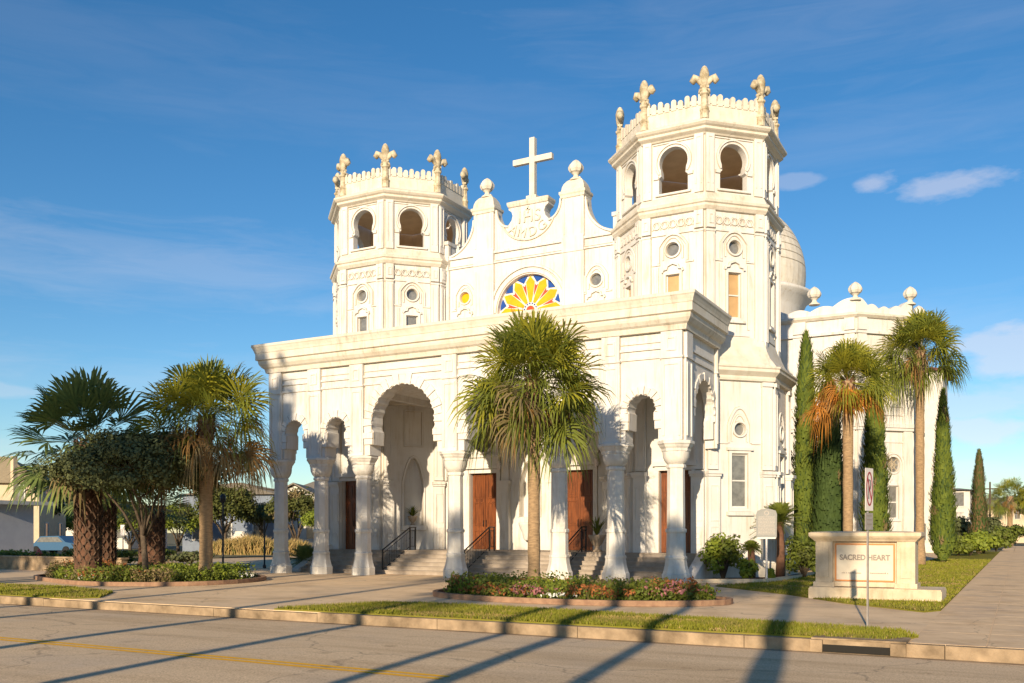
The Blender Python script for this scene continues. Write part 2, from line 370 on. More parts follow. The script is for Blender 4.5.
# ------------------------------------------------------------------ the ground
def sheet(mb, poly, z, zb=None, mi=0):
    F = None
    tri = tessellate_polygon([[Vector((x, y, 0)) for x, y in poly]]); n = len(poly)
    vs = [(x, y, z) for x, y in poly]
    fs = [tuple(t) for t in tri]
    if zb is not None:
        vs += [(x, y, zb) for x, y in poly]
        fs += [(i, (i + 1) % n, n + (i + 1) % n, n + i) for i in range(n)]
    mb.add(vs, fs, mi)
g = MB(); g.box(-1500, 1500, -1500, 1500, -1.3, -.23); tag(struct('ground', g, M_field), 'wide pale ground stretching to the horizon')
# main street with a slight crown
g = MB()
ys = [-14.42 - i * 1.29 for i in range(11)]
for x0, x1 in [(-260 + 20 * i, -240 + 20 * i) for i in range(26)]:
    vs = []; 
    for y in ys:
        zc = -.20 + .06 * (1 - ((y + 20.87) / 6.45) ** 2)
        vs += [(x0, y, zc), (x1, y, zc)]
    g.add(vs, [(2 * i, 2 * i + 1, 2 * i + 3, 2 * i + 2) for i in range(10)], 0, True)
tag(struct('road', g, M_road), 'worn pale asphalt street with cracks and long tree shadows')
def roadz(y): return -.20 + .06 * (1 - ((y + 20.87) / 6.45) ** 2)
g = MB()
for yy in (-19.72, -19.92):
    g.add([(-120, yy, roadz(yy) + .004), (3.6, yy, roadz(yy) + .004), (3.6, yy + .11, roadz(yy + .11) + .004), (-120, yy + .11, roadz(yy + .11) + .004)], [(0, 1, 2, 3)])
tag(struct('road_line', g, M_yline, recalc=False), 'worn double yellow centre line')
# side streets (right of the sidewalk, and beyond the left lot)
g = MB(); g.box(12.6, 20, -14.42, 300, -.5, -.19); g.box(-40, -31, -14.42, 300, -.5, -.185)
tag(struct('side_road', g, M_road), 'side street running away from the main street')
# kerb along the street
g = MB()
kx = -120
while kx < 12.4:
    ln = 3.0; x1 = min(kx + ln, 12.5)
    drop = -13.2 < kx < -5.8
    zt = .0 if not drop else -.02
    g.box(kx + .006, x1 - .006, -14.42, -14.24, -.4, zt)
    kx += ln
tag(struct('kerb', g, M_curb), 'stained concrete kerb along the street')
g = MB(); g.box(-120, 12.5, -14.9, -14.425, -.45, -.197); tag(struct('gutter', g, M_curb), 'concrete gutter strip at the foot of the kerb')
# concrete block in front of the church and sidewalks
g = MB(); g.box(-31, 12.5, -14.235, 60, -.5, -.006)
tag(struct('pavement', g, M_conc), 'broad pale concrete forecourt in front of the church')
g = MB()
for i in range(60):
    g.box(8.5, 9.54, -14.2 + i * 1.9, -12.315 + i * 1.9, -.1, .0); g.box(9.56, 10.6, -14.2 + i * 1.9, -12.315 + i * 1.9, -.1, .0)
tag(struct('sidewalk', g, M_walk), 'jointed concrete sidewalk leading away beside the lawn')
g = MB(); g.box(10.62, 12.45, -13, 110, -.1, .012)
tag(struct('verge', g, M_lawn), 'grass verge between sidewalk and side street')

LAWNS = {
 'strip_right': [(-4.4, -14.2), (8.15, -14.2), (8.55, -13.4), (8.2, -12.6), (6.3, -12.2), (2.5, -11.75), (-1.5, -11.35), (-3.3, -11.5)],
 'strip_left': [(-60, -14.2), (-11.3, -14.2), (-10.9, -13.6), (-12.4, -12.0), (-15.5, -11.1), (-19, -11.2), (-60, -11.2)],
 'sign_lawn': [(1.6, -.95), (2.9, -2.3), (4.5, -3.95), (6.3, -6.4), (8.2, -8.2), (8.48, -7.6), (8.48, 60), (5.3, 60), (5.3, 30), (5.3, 19), (2.6, 16), (2.5, 7.7), (2.6, 4.5), (2.4, 1.6)],
}
def inside(x, y, poly):
    c = False; n = len(poly)
    for i in range(n):
        x1, y1 = poly[i]; x2, y2 = poly[i - 1]
        if (y1 > y) != (y2 > y) and x < (x2 - x1) * (y - y1) / (y2 - y1) + x1: c = not c
    return c
for nm, lab in (('strip_right', 'grass strip between kerb and front walk'), ('strip_left', 'left grass strip beside the kerb'), ('sign_lawn', 'lawn around the stone church sign')):
    g = MB(); sheet(g, LAWNS[nm], .025, -.02); tag(struct('lawn', g, M_lawn), lab)
def blades(polys, n, h, mats, name, label, maxd=60):
    g = MB(); ct = 0; rnd = random.Random(3); dry = [(rnd.uniform(-20, 9), rnd.uniform(-14.3, -11), rnd.uniform(.2, .8)) for _ in range(26)] + [(rnd.uniform(2, 9), rnd.uniform(-9, 30), rnd.uniform(.3, 1.2)) for _ in range(30)]
    boxes = [(min(p[0] for p in q), max(p[0] for p in q), min(p[1] for p in q), max(p[1] for p in q)) for q in polys]
    while ct < n:
        k = rnd.randrange(len(polys)); b = boxes[k]
        x = rnd.uniform(max(b[0], -24), b[1]); y = rnd.uniform(b[2], min(b[3], 34))
        d = math.hypot(x - CAMX, y - CAMY)
        if rnd.random() > min(1, (20 / d) ** 1.6) or not inside(x, y, polys[k]): continue
        sc_ = max(1, d / 22); a = rnd.uniform(0, 2 * pi); hh = h * rnd.uniform(.5, 1.3); ww = .011 * sc_
        lx, ly = rnd.uniform(-.5, .5) * hh, rnd.uniform(-.5, .5) * hh; isd = any((x - a1) ** 2 + ((y - b1) * 1.6) ** 2 < c1 * c1 * rnd.uniform(.5, 1.3) for a1, b1, c1 in dry)
        if isd: hh *= .6
        g.add([(x - cos(a) * ww, y - sin(a) * ww, .02), (x + cos(a) * ww, y + sin(a) * ww, .02), (x + lx, y + ly, .02 + hh)], [(0, 1, 2)], 1 if (isd and rnd.random() < .5) or rnd.random() < .06 else 0); ct += 1
    o = g.build(name, mats, recalc=False); tag(o, label, 'grass', None, 'stuff')
blades([LAWNS['strip_right'], LAWNS['strip_left']], 60000, .065, [G['blade'], G['straw']], 'grass', 'short green lawn grass growing in strips along the kerb')
blades([LAWNS['sign_lawn']], 36000, .06, [G['blade'], G['straw']], 'grass', 'short green lawn grass growing around the stone sign')

# storm drain inlet in the kerb
r = empty('storm_drain', (7.75, -14.3, 0)); tag(r, 'concrete kerb inlet with a dark slot at the street corner', 'storm drain')
g = MB(); g.box(-.68, .72, -.13, .55, .002, .03); g.box(-.68, -.5, -.20, -.125, -.19, .0); g.box(.5, .72, -.20, -.125, -.19, .0)
g.build('hood', M_curb, r)
g = MB(); g.box(-.5, .5, -.152, -.127, -.185, -.07); g.build('slot', M_dark, r)

# ------------------------------------------------------------------ THE CHURCH
CX = -8.57
church = empty('church', (CX, 3.0, 0)); tag(church, 'white stucco church with two crenellated octagonal towers, scalloped-arch porch and fanlight gable', 'church')
inv = (-CX, -3.0, 0)
def cb(mb, name, m, **kw): return mb.build(name, m, parent=church, loc=inv, **kw)

# --- porch columns
def column_mesh():
    g = MB()
    g.lathe([(.47, 0), (.47, .30), (.44, .33), (.42, .40), (.37, .60), (.345, .80), (.365, .81), (.365, .88), (.32, .92), (.31, 1.68), (.345, 1.69), (.35, 1.76), (.345, 1.79), (.30, 1.82), (.285, 3.80), (.325, 3.81), (.335, 3.86), (.325, 3.91), (.285, 3.94)], 8, rot=R(22.5), smooth=False)
    return g
def capital_mesh():
    g = MB()
    g.lathe([(.29, 3.94), (.33, 3.98), (.38, 4.05), (.425, 4.16), (.44, 4.28), (.44, 4.34)], 24)
    g.lathe([(.46, 4.34), (.48, 4.36), (.49, 4.44), (.54, 4.50), (.57, 4.56), (.61, 4.60), (.61, 4.68), (.58, 4.70)], 8, rot=R(22.5), smooth=False)
    return g
colx = [-17.15, -15.0, -12.87, -8.57, -4.27, -2.14, 0.0]
c0 = column_mesh().build('column', M_col, church); k0 = capital_mesh().build('capital', M_col, c0)
for i, x in enumerate(colx):
    o = c0 if i == 0 else copy_tree(c0, church)
    o.location = (x - CX, -3.0, 0)

# --- arcade wall
FF = Fr(0, -.35, 0)
BIG = [(-15.0 + 4.28, 0), (-6.42, 0)]
arches = [('s', -16.075), ('s', -13.935), ('b', -10.72), ('b', -6.42), ('s', -3.205), ('s', -1.07)]
g = MB(); vv = MB()
# cell by cell wall between pilaster centre lines
edges = [-17.38, -15.0, -12.87, -8.57, -4.27, -2.14, .35]
for (k, c), a, b in zip(arches, edges[:-1], edges[1:]):
    vv = MB()
    if k == 'b':
        hole = keyhole(c, 4.70, 5.10, 1.56, 5.90, 1.43, 12, 44, 13, .07, True)
    else:
        hole = keyhole(c, 4.70, 5.12, .58, 5.78, .46, 12, 30, 7, .05, True)
    outer = [(a, 4.70)] + hole + [(b, 4.70), (b, 8.27), (a, 8.27)]
    panel(g, FF, outer, [], -.70, 0)
    if k == 'b': vouss(vv, FF, c, 5.90, 1.45, 1.82, -12, 192, 21, .002, .05, stag=.05, gap=.010)
    else: vouss(vv, FF, c, 5.78, .48, .74, -12, 192, 11, .002, .05, stag=.04, gap=.008)
    for s_ in (-1, 1):
        r0_, r1_, zt_ = (1.42, 1.80, 5.585) if k == 'b' else (.47, .73, 5.67)
        for q in range(2):
            za = 5.11 + (zt_ - 5.11) * q / 2; zb_ = 5.11 + (zt_ - 5.11) * (q + 1) / 2 - .015; u_ = sorted((c + s_ * (r0_ - (.03 if q else 0)), c + s_ * (r1_ + (.03 if q else 0))))
            fbox(vv, FF, u_[0], u_[1], .002, .05 + .02 * q, za, zb_)
    arc_ = [(c + rr_ * cos(R(q)), zq + rr_ * sin(R(q))) for rr_, zq in (((1.63, 5.90),) if k == 'b' else ((.61, 5.78),)) for q in range(-10, 191, 5)]
    band(vv, FF, arc_, .33 if k == 'b' else .23, .0015, .012, 1); cb(vv, 'voussoirs', [M_white, M_groove])
    # recessed field frame lines
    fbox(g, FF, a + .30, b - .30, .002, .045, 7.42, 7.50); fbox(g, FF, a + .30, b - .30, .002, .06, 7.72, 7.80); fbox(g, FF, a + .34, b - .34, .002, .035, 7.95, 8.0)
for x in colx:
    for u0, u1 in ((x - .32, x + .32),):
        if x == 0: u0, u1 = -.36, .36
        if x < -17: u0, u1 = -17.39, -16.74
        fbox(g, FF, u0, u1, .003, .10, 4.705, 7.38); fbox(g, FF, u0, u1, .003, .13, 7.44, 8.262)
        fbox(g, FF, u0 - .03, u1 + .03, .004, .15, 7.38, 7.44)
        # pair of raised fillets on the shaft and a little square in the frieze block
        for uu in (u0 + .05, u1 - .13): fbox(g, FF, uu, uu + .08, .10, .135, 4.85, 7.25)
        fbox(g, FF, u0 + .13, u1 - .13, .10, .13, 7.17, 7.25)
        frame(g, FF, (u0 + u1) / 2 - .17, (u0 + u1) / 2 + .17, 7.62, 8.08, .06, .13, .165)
cb(g, 'porch_wall', [M_white, M_groove])
# right and left returns
for xx, deg in ((.35, 90), (-17.38, -90)):
    F = Fr(xx, .35 if deg == 90 else 3.3, deg); g = MB(); wlen = 2.95
    cu_ = 1.62 if deg == 90 else 1.32; jw_ = 1.22 if deg == 90 else 1.29; hole = keyhole(cu_, 4.70, 5.02, jw_, 5.85, jw_ - .12, 12, 32, 9, .06, True)
    panel(g, F, [(0, 4.70)] + hole + [(wlen, 4.70), (wlen, 8.27), (0, 8.27)], [], -.34, 0)
    vouss(g, F, cu_, 5.85, jw_ - .10, jw_ + .10, -12, 192, 15, .002, .05, stag=.05)
    for u0, u1 in ((-.66, -.04), (2.86, 2.94)) if deg == 90 else ((3.0, 3.62), (.02, .1)):
        fbox(g, F, u0, u1, .003, .10, 4.705, 7.38); fbox(g, F, u0, u1, .003, .13, 7.44, 8.262); fbox(g, F, u0 - .03, u1 + .03, .004, .15, 7.38, 7.44)
        for uu in (u0 + .05, u1 - .13): fbox(g, F, uu, uu + .08, .10, .135, 4.85, 7.25)
    fbox(g, F, .0, 2.55, .002, .06, 7.72, 7.80); fbox(g, F, .0, 2.55, .002, .045, 7.42, 7.5)
    cb(g, 'porch_wall', [M_white, M_groove])
g = MB()
prof = [(-.05, 8.27), (.16, 8.275), (.18, 8.36), (.20, 8.44), (.28, 8.50), (.36, 8.62), (.38, 8.70), (.38, 8.76), (.46, 8.80), (.46, 9.06), (.48, 9.08), (.50, 9.16), (.55, 9.28), (.58, 9.32), (.58, 9.41), (.52, 9.43), (-.6, 9.47), (-.6, 8.27)]
g.sweep([(-17.36, 3.4), (-17.36, -.35), (.35, -.35), (.35, 3.4)], prof)
cb(g, 'porch_cornice', M_white2)
g = MB(); g.box(-16.9, -.25, .25, 6.1, 9.30, 9.44); cb(g, 'porch_roof', M_white2)
g = MB(); g.box(-16.8, -.35, .35, 6.0, 7.42, 7.60)
for x in (-14.3, -12.87, -8.57, -4.27, -2.8): g.box(x - .16, x + .16, .352, 5.99, 7.18, 7.418)
cb(g, 'porch_ceiling', M_white)
# back wall of the porch + doors
FB = Fr(0, 6.0, 0); g = MB()
dc = (-10.87, -6.27)
holes = [rect(c - .68, c + .68, .93, 4.40) for c in dc] + [circ(c, 5.70, .46) for c in dc] + [pointed(-8.57, 2.35, 3.8, .46, 4.75)]
panel(g, FB, rect(-12.75, -4.4, 0, 9.2), holes, -.4, 0)
for c in dc:
    frame(g, FB, c - .88, c + .88, .7, 4.48, .18, .002, .07); fbox(g, FB, c - .98, c + .98, .002, .22, 4.49, 4.62); fbox(g, FB, c - .9, c + .9, .002, .16, 4.62, 4.98); fbox(g, FB, c - 1.0, c + 1.0, .002, .26, 4.98, 5.08)
    band(g, FB, circ(c, 5.70, .52, 28) + [(c + .52, 5.70)], .10, .002, .09)
band(g, FB, pointed(-8.57, 2.35, 3.8, .52, 4.83), .09, .002, .06)
for x in (-12.2, -9.72, -7.42, -4.95):
    fbox(g, FB, x - .17, x + .17, .002, .12, 3.95, 7.4); fbox(g, FB, x - .24, x + .24, .002, .22, .93, 3.78); fbox(g, FB, x - .28, x + .28, .002, .27, 3.78, 3.94)
    frame(g, FB, x - .15, x + .15, 1.4, 3.4, .03, .22, .24)
cb(g, 'porch_back_wall', [M_white, M_groove])
g = MB(); fbox(g, FB, -9.1, -8.04, -.44, -.38, 2.2, 4.9)
g.lathe([(.10, 0), (.16, .08), (.20, .3), (.34, .62), (.36, .70), (.36, .76), (.30, .77)], 16, (-8.57, 5.76, 1.35)); cb(g, 'niche', M_white)
def door(F, c, w_, z0, z1, name='door'):
    g = MB(); fbox(g, F, c - w_, c + w_, -.30, -.24, z0, z1)
    for s in (-1, 1):
        a, b = (c - w_ + .03, c - .015) if s < 0 else (c + .015, c + w_ - .03)
        fbox(g, F, a, b, -.24, -.20, z0 + .02, z1 - .02)
        zz = [z0 + .15, z0 + .85, z0 + 1.05, z0 + 2.1, z0 + 2.25, z1 - .15]
        for q in range(0, 6, 2): frame(g, F, a + .08, b - .08, zz[q], zz[q + 1], .05, -.20, -.17); fbox(g, F, a + .17, b - .17, -.20, -.175, zz[q] + .09, zz[q + 1] - .09)
    o = g.build(name, M_wood, parent=church, loc=inv)
    h = MB()
    for s in (-.07, .07): h.tube([F.p(c + s, -.17, z0 + 1.0), F.p(c + s, -.11, z0 + 1.03), F.p(c + s, -.11, z0 + 1.27), F.p(c + s, -.17, z0 + 1.3)], .014, 6)
    h.build('handle', M_iron, parent=o)
    return o
for c in dc: door(FB, c, .68, .93, 4.40)
g = MB()
for c in dc: fbox(g, FB, c - .5, c + .5, -.25, -.22, 5.2, 6.2)
cb(g, 'fanlight_glass', M_glass)
for x in (-9.95, -5.35):
    g = MB(); F = FB
    g.tube([F.p(x, .0, 4.72), F.p(x, .2, 4.75)], .02, 6, 0); g.lathe([(.05, 0), (.085, .05), (.085, .28), (.11, .30), (.03, .40)], 6, tuple(F.p(x, .24, 4.4)), 1, False)
    cb(g, 'wall_lantern', [M_iron, M_signw])

# --- steps, cheek walls
g = MB()
for k in range(6):
    g.box(-17.05 + .003 * k, -.10 - .003 * k, 1.15 + .33 * k, 6.2, .155 * k - (.2 if k == 0 else .0), .155 * (k + 1) - .035)
    g.box(-17.05 + .003 * k, -.10 - .003 * k, 1.12 + .33 * k, 6.2, .155 * (k + 1) - .035, .155 * (k + 1))
cb(g, 'steps', M_step)
for x0, x1 in ((-.09, .30), (-17.45, -17.06)):
    g = MB(); prof_ = [(1.0, 0), (3.3, 0), (3.3, 1.15), (3.05, 1.15), (1.0, .12)]
    vs = [(x0, y, z) for y, z in prof_] + [(x1, y, z) for y, z in prof_]
    g.add(vs, [(0, 1, 2, 3, 4), (9, 8, 7, 6, 5)] + [(i, (i + 1) % 5, 5 + (i + 1) % 5, 5 + i) for i in range(5)])
    cb(g, 'cheek_wall', M_white)

# --- towers
TT = tan(pi / 8)
def octpath(a): t = a * TT; return [(-t, -a), (t, -a), (a, -t), (a, t), (t, a), (-t, a), (-a, t), (-a, -t)]
def rosette_win(F, u, z, r, parent, glass, glist):
    g = MB(); c = F.p(u, -.14, z)
    panel(g, F, circ(u, z, r + .03, 20), [], -.16, -.12)
    o = g.build('round_window', glass, parent); glist.append(o)
    return o
def sash(F, u0, u1, z0, z1, parent, glass):
    g = MB(); frame(g, F, u0, u1, z0, z1, .045, -.16, -.06); fbox(g, F, u0 + .045, u1 - .045, -.15, -.07, (z0 + z1) / 2 - .02, (z0 + z1) / 2 + .03)
    fbox(g, F, u0 + .04, u1 - .04, -.135, -.11, z0 + .04, z1 - .04, 1)
    return g.build('window', [M_white, glass], parent)
def tower(cx, door_c, niche_k):
    root = empty('tower', (cx - CX, 6.65 - 3.0, 0)); root.parent = church
    a1, a2 = 3.3, 2.93; h1, h2 = a1 * TT, a2 * TT
    g = MB(); rel = MB(); tr = MB()
    for k in range(8):
        if rel.v: rel.build('relief_moulding', [M_white, M_groove], root)
        rel = MB()
        A = 45 * k; F = Fr(sin(R(A)) * a1, -cos(R(A)) * a1, A); holes = []
        vis = k in (7, 0, 1, 2, 3, 6)
        if k == 0: holes.append(rect(door_c - .62, door_c + .62, .93, 4.0))
        if k == niche_k: holes += [pointed(0, 2.0, 3.9, .42, 4.95)]
        if k == 1 and niche_k != 1 or k in (2, 6): holes += [rect(-.33, .33, 2.6, 4.55), circ(0, 5.46, .22)]
        panel(g, F, rect(-h1, h1, 0, 8.0), holes, -.4, 0)
        # corner pilasters with pedestals
        for s in (-1, 1):
            u0, u1 = sorted((s * (h1 - .05), s * (h1 - .45)))
            fbox(g, F, u0, u1, .002, .10, 3.98, 7.05)
            for q in (u0 + .05, u1 - .11): fbox(g, F, q, q + .06, .10, .125, 4.15, 6.8)
            fbox(g, F, u0 - .02, u1 + .02, .002, .16, 7.05, 7.2)
            fbox(g, F, u0 - .05, u1 + .03, .002, .20, 0, 3.72); fbox(g, F, u0 - .08, u1 + .05, .002, .26, 3.72, 3.80); fbox(g, F, u0 - .10, u1 + .05, .002, .31, 3.80, 3.92)
            frame(g, F, u0 + .03, u1 - .03, 2.1, 3.4, .035, .20, .225)
            frame(g, F, u0 + .03, u1 - .03, 1.25, 1.9, .03, .20, .22); band(g, F, circ((u0 + u1) / 2, 1.575, .10, 12) + [((u0 + u1) / 2 + .10, 1.575)], .03, .20, .225)
        fbox(g, F, -h1 + .5, h1 - .5, .002, .10, 0, .9); 
        if vis:
            if k == niche_k:
                band(rel, F, pointed(0, 2.0, 3.9, .47, 5.02), .08, .002, .06); frame(rel, F, -.42, .42, 5.45, 7.05, .06, .002, .05)
                fbox(rel, F, -.55, .55, .002, .14, 1.78, 1.98); g2 = MB(); fbox(g2, F, -.6, .6, -.55, -.38, 1.8, 5.1); fbox(rel, F, -.43, .43, -.39, -.02, 1.97, 1.99)
                g2.build('niche', M_white, root)
            elif k != 0:
                frame(rel, F, -.44, .44, 2.45, 4.68, .10, .002, .06); fbox(rel, F, -.52, .52, .002, .12, 4.68, 4.78); fbox(rel, F, -.52, .52, .002, .12, 2.30, 2.44)
                band(rel, F, pointed(0, 4.95, 5.6, .46, 6.25), .08, .002, .05); band(rel, F, pointed(0, 5.0, 5.5, .31, 5.98), .06, .002, .035)
                band(rel, F, circ(0, 5.46, .27, 22) + [(.27, 5.46)], .06, .002, .07)
                fbox(rel, F, -.85, -.5, .002, .04, 4.92, 4.98); fbox(rel, F, .5, .85, .002, .04, 4.92, 4.98)
                if k in (1, 2) and niche_k != 1 or k in (2, 6):
                    sash(F, -.33, .33, 2.6, 4.55, root, M_glass); rosette_win(F, 0, 5.46, .22, root, M_glass, [])
            else:
                frame(rel, F, door_c - .78, door_c + .78, .7, 4.12, .15, .002, .06); fbox(rel, F, door_c - .85, door_c + .85, .002, .15, 4.13, 4.3)
        if rel.v: rel.build('relief_moulding', [M_white, M_groove], root)
        rel = MB()
        # middle storey
        F = Fr(sin(R(A)) * a2, -cos(R(A)) * a2, A); holes = []
        if vis: holes = [rect(-.26, .26, 9.62, 11.3), circ(0, 12.22, .24)]
        panel(g, F, rect(-h2, h2, 7.9, 13.98), holes, -.35, 0)
        for s in (-1, 1):
            u0, u1 = sorted((s * (h2 - .03), s * (h2 - .37)))
            fbox(g, F, u0, u1, .002, .10, 8.5, 12.72); fbox(g, F, u0 - .02, u1 + .01, .003, .13, 12.72, 12.8)
            for q in (u0 + .04, u1 - .09): fbox(g, F, q, q + .05, .10, .125, 8.8, 12.6)
            fbox(g, F, u0, u1, .002, .13, 12.86, 13.50); frame(g, F, u0 + .08, u1 - .08, 13.0, 13.36, .04, .13, .16)
        if vis:
            fbox(rel, F, -h2 + .4, h2 - .4, .002, .05, 12.78, 12.85)
            # lattice of interlaced rings in the frieze
            nn = 5; sp = (2 * h2 - .84) / nn
            for q in range(nn):
                uc = -h2 + .42 + sp * (q + .5); band(rel, F, circ(uc, 13.18, sp * .44, 10) + [(uc + sp * .44, 13.18)], .04, .002, .045)
            band(rel, F, [(-h2 + .42 + sp * q * .5, 13.02 + (.30 if q % 2 else 0)) for q in range(2 * nn + 1)], .035, .002, .04)
            band(rel, F, pointed(0, 11.75, 12.35, .55, 13.0 - .2) , .08, .002, .06); band(rel, F, pointed(0, 11.85, 12.3, .38, 12.68), .06, .002, .04)
            band(rel, F, circ(0, 12.22, .29, 22) + [(.29, 12.22)], .06, .002, .07)
            fbox(rel, F, -.80, -.5, .002, .045, 11.68, 11.74); fbox(rel, F, .5, .80, .002, .045, 11.68, 11.74)
            frame(rel, F, -.36, .36, 9.52, 11.38, .09, .002, .05); fbox(rel, F, -.42, .42, .002, .11, 9.42, 9.51)
            band(rel, F, [(-.40, 11.38), (-.36, 11.48), (-.24, 11.5), (-.20, 11.62), (0, 11.70), (.20, 11.62), (.24, 11.5), (.36, 11.48), (.40, 11.38)], .06, .002, .09)
            fbox(rel, F, -.62, -.56, .002, .03, 9.2, 11.6); fbox(rel, F, .56, .62, .002, .03, 9.2, 11.6); fbox(rel, F, -.62, .62, .002, .03, 8.95, 9.02)
            tan_ = (niche_k != 1)
            sash(F, -.26, .26, 9.62, 11.3, root, M_shade if tan_ else M_glass); rosette_win(F, 0, 12.22, .24, root, M_glass, [])
        if rel.v: rel.build('relief_moulding', [M_white, M_groove], root)
        rel = MB()
        # belfry
        a3 = 2.88; h3 = a3 * TT; F = Fr(sin(R(A)) * a3, -cos(R(A)) * a3, A)
        hole = keyhole(0, 14.36, 15.05, .56, 15.52, .56, 42, 26)
        hole = [(-.56, 14.36), (-.56, 14.98), (-.47, 15.04)] + keyhole(0, 14.36, 15.05, .56, 15.52, .55, 27, 26)[2:-2] + [(.47, 15.04), (.56, 14.98), (.56, 14.36)]
        panel(g, F, rect(-h3, h3, 13.9, 16.7), [hole] if vis or k == 5 else [], -.32, 0)
        for s in (-1, 1):
            u0, u1 = sorted((s * (h3 - .03), s * (h3 - .36)))
            fbox(g, F, u0, u1, .002, .09, 14.2, 16.5); 
            for q in (u0 + .04, u1 - .09): fbox(g, F, q, q + .05, .09, .115, 14.5, 16.25)
            fbox(g, F, u0 + .09, u1 - .09, .09, .115, 16.20, 16.25)
        if vis:
            arc = [(.67 * cos(t), 15.52 + .67 * sin(t)) for t in [R(-38 + 256 * i / 26) for i in range(27)]]
            band(rel, F, arc, .06, .002, .05)
            fbox(rel, F, -.76, -.57, .002, .06, 14.93, 15.05); fbox(rel, F, .57, .76, .002, .06, 14.93, 15.05)
            fbox(rel, F, -.68, .68, .002, .09, 14.28, 14.35); fbox(rel, F, -h3 + .42, h3 - .42, .002, .04, 16.22, 16.26)
    # floors
    g.lathe([(2.7, 14.2), (2.7, 14.3)], 8, rot=R(22.5), smooth=False); 
    g.build('tower_wall', [M_white, M_groove], root)
    if rel.v: rel.build('relief_moulding', [M_white, M_groove], root)
    g = MB(); g.lathe([(2.56, 14.31), (2.55, 16.55)], 8, rot=R(22.5), smooth=False)
    # the plastered inside of the belfry only behind the far faces
    i_ = MB()
    for k in (3, 4, 5):
        A = 45 * k; F = Fr(sin(R(A)) * 2.55, -cos(R(A)) * 2.55, A); h = 2.55 * TT
        panel(i_, F, rect(-h, h, 14.3, 16.6), [], -.02, 0)
    i_.lathe([(2.6, 16.58), (2.6, 16.7)], 8, rot=R(22.5), smooth=False); i_.build('belfry_lining', M_inner, root)
    # horizontal mouldings swept round the octagon
    s_ = MB()
    s_.sweep(octpath(3.3), [(0, 7.22), (.12, 7.24), (.14, 7.32), (.14, 7.40), (.24, 7.50), (.30, 7.56), (.30, 7.66), (.34, 7.70), (.34, 7.76), (.16, 7.80), (.06, 7.95), (-.10, 8.15), (-.22, 8.42), (-.28, 8.62), (-.36, 8.9)], True)
    s_.build('string_course', M_white2, root); s_ = MB(); s_.sweep(octpath(3.3), [(0, .0), (.34, .0), (.34, .45), (.26, .55), (.0, .6)], True)
    s_.build('plinth', M_white2, root); s_ = MB(); s_.sweep(octpath(2.93), [(0, 13.50), (.10, 13.52), (.14, 13.58), (.18, 13.64), (.18, 13.72), (.24, 13.76), (.26, 13.84), (.14, 13.90), (.03, 14.15), (-.06, 14.22)], True)
    s_.build('string_course', M_white2, root)
    s_ = MB(); s_.sweep(octpath(2.88), [(0, 16.28), (.06, 16.30), (.10, 16.35), (.20, 16.41), (.24, 16.44), (.24, 16.52), (.32, 16.57), (.38, 16.64), (.38, 16.71), (.28, 16.75), (.0, 16.90), (-.2, 16.92)], True)
    s_.build('cornice', M_white2, root)
    # parapet: low wall + round-topped pickets, rising towards the corners
    p = MB(); ap = 2.82; hp = ap * TT
    for k in range(8):
        A = 45 * k; F = Fr(sin(R(A)) * ap, -cos(R(A)) * ap, A)
        fbox(p, F, -hp, hp, -.14, 0, 16.88, 17.46); n = 9; sp = 2 * hp / n
        for q in range(n):
            uc = -hp + sp * (q + .5); zt = 17.78 + .16 * (abs(uc) / hp) ** 2 + (.05 if q % 2 == 0 else -.03); hw = sp * .36
            pts = [(uc - hw, 17.42)] + [(uc - hw * cos(t), zt - hw * .9 + hw * .9 * sin(t)) for t in [pi * i / 8 for i in range(9)]] + [(uc + hw, 17.42)]
            panel(p, F, pts, [], -.12, .03)
            fbox(p, F, uc + hw - .005, uc + sp - hw + .005, -.10, -.01, 17.5, zt - .22)
    p.build('parapet', M_white2, root)
    # fleur-de-lis finials on the corners
    fl = MB(); F = Fr(0, 0, 0)
    
    fl.lathe([(.16, -.30), (.16, 0), (.18, 0.02), (.18, .08), (.14, .12), (.13, .55), (.18, .60), (.18, .66), (.10, .72)], 8, rot=R(22.5), smooth=False)
    fl.lathe([(.11, .66), (.13, .76), (.11, .86), (.14, 1.0), (.17, 1.18), (.18, 1.34), (.14, 1.5), (.08, 1.61), (.01, 1.66)], 12)
    for s in (-1, 1):
        path = [(0, 0, .86), (.10 * s, 0, .98), (.24 * s, 0, 1.16), (.36 * s, 0, 1.20), (.42 * s, 0, 1.10), (.37 * s, 0, 1.0)]
        fl.tube(path, [.08, .09, .12, .155, .13, .06], 8)
        fl.tube([(.06 * s, 0, .84), (.17 * s, 0, .76), (.2 * s, 0, .66)], [.05, .05, .03], 6)
    fl.box(-.16, .16, -.09, .09, .82, .90)
    f0 = fl.build('fleur_finial', M_stain, root); av = ap / cos(pi / 8)
    for k in range(8):
        o = f0 if k == 0 else f0.copy()
        if k: COL.objects.link(o); o.parent = root
        t = R(-90 + 22.5 + 45 * k); o.location = ((av + .0) * cos(t), (av + .0) * sin(t), 17.18); o.rotation_euler = (0, 0, t + pi / 2)
    return root
TR = tower(-1.37, .22, 7); TL = tower(-15.77, -.22, 1)
door(Fr(-1.37, 3.35, 0), .22, .62, .93, 4.0); door(Fr(-15.77, 3.35, 0), -.22, .62, .93, 4.0)

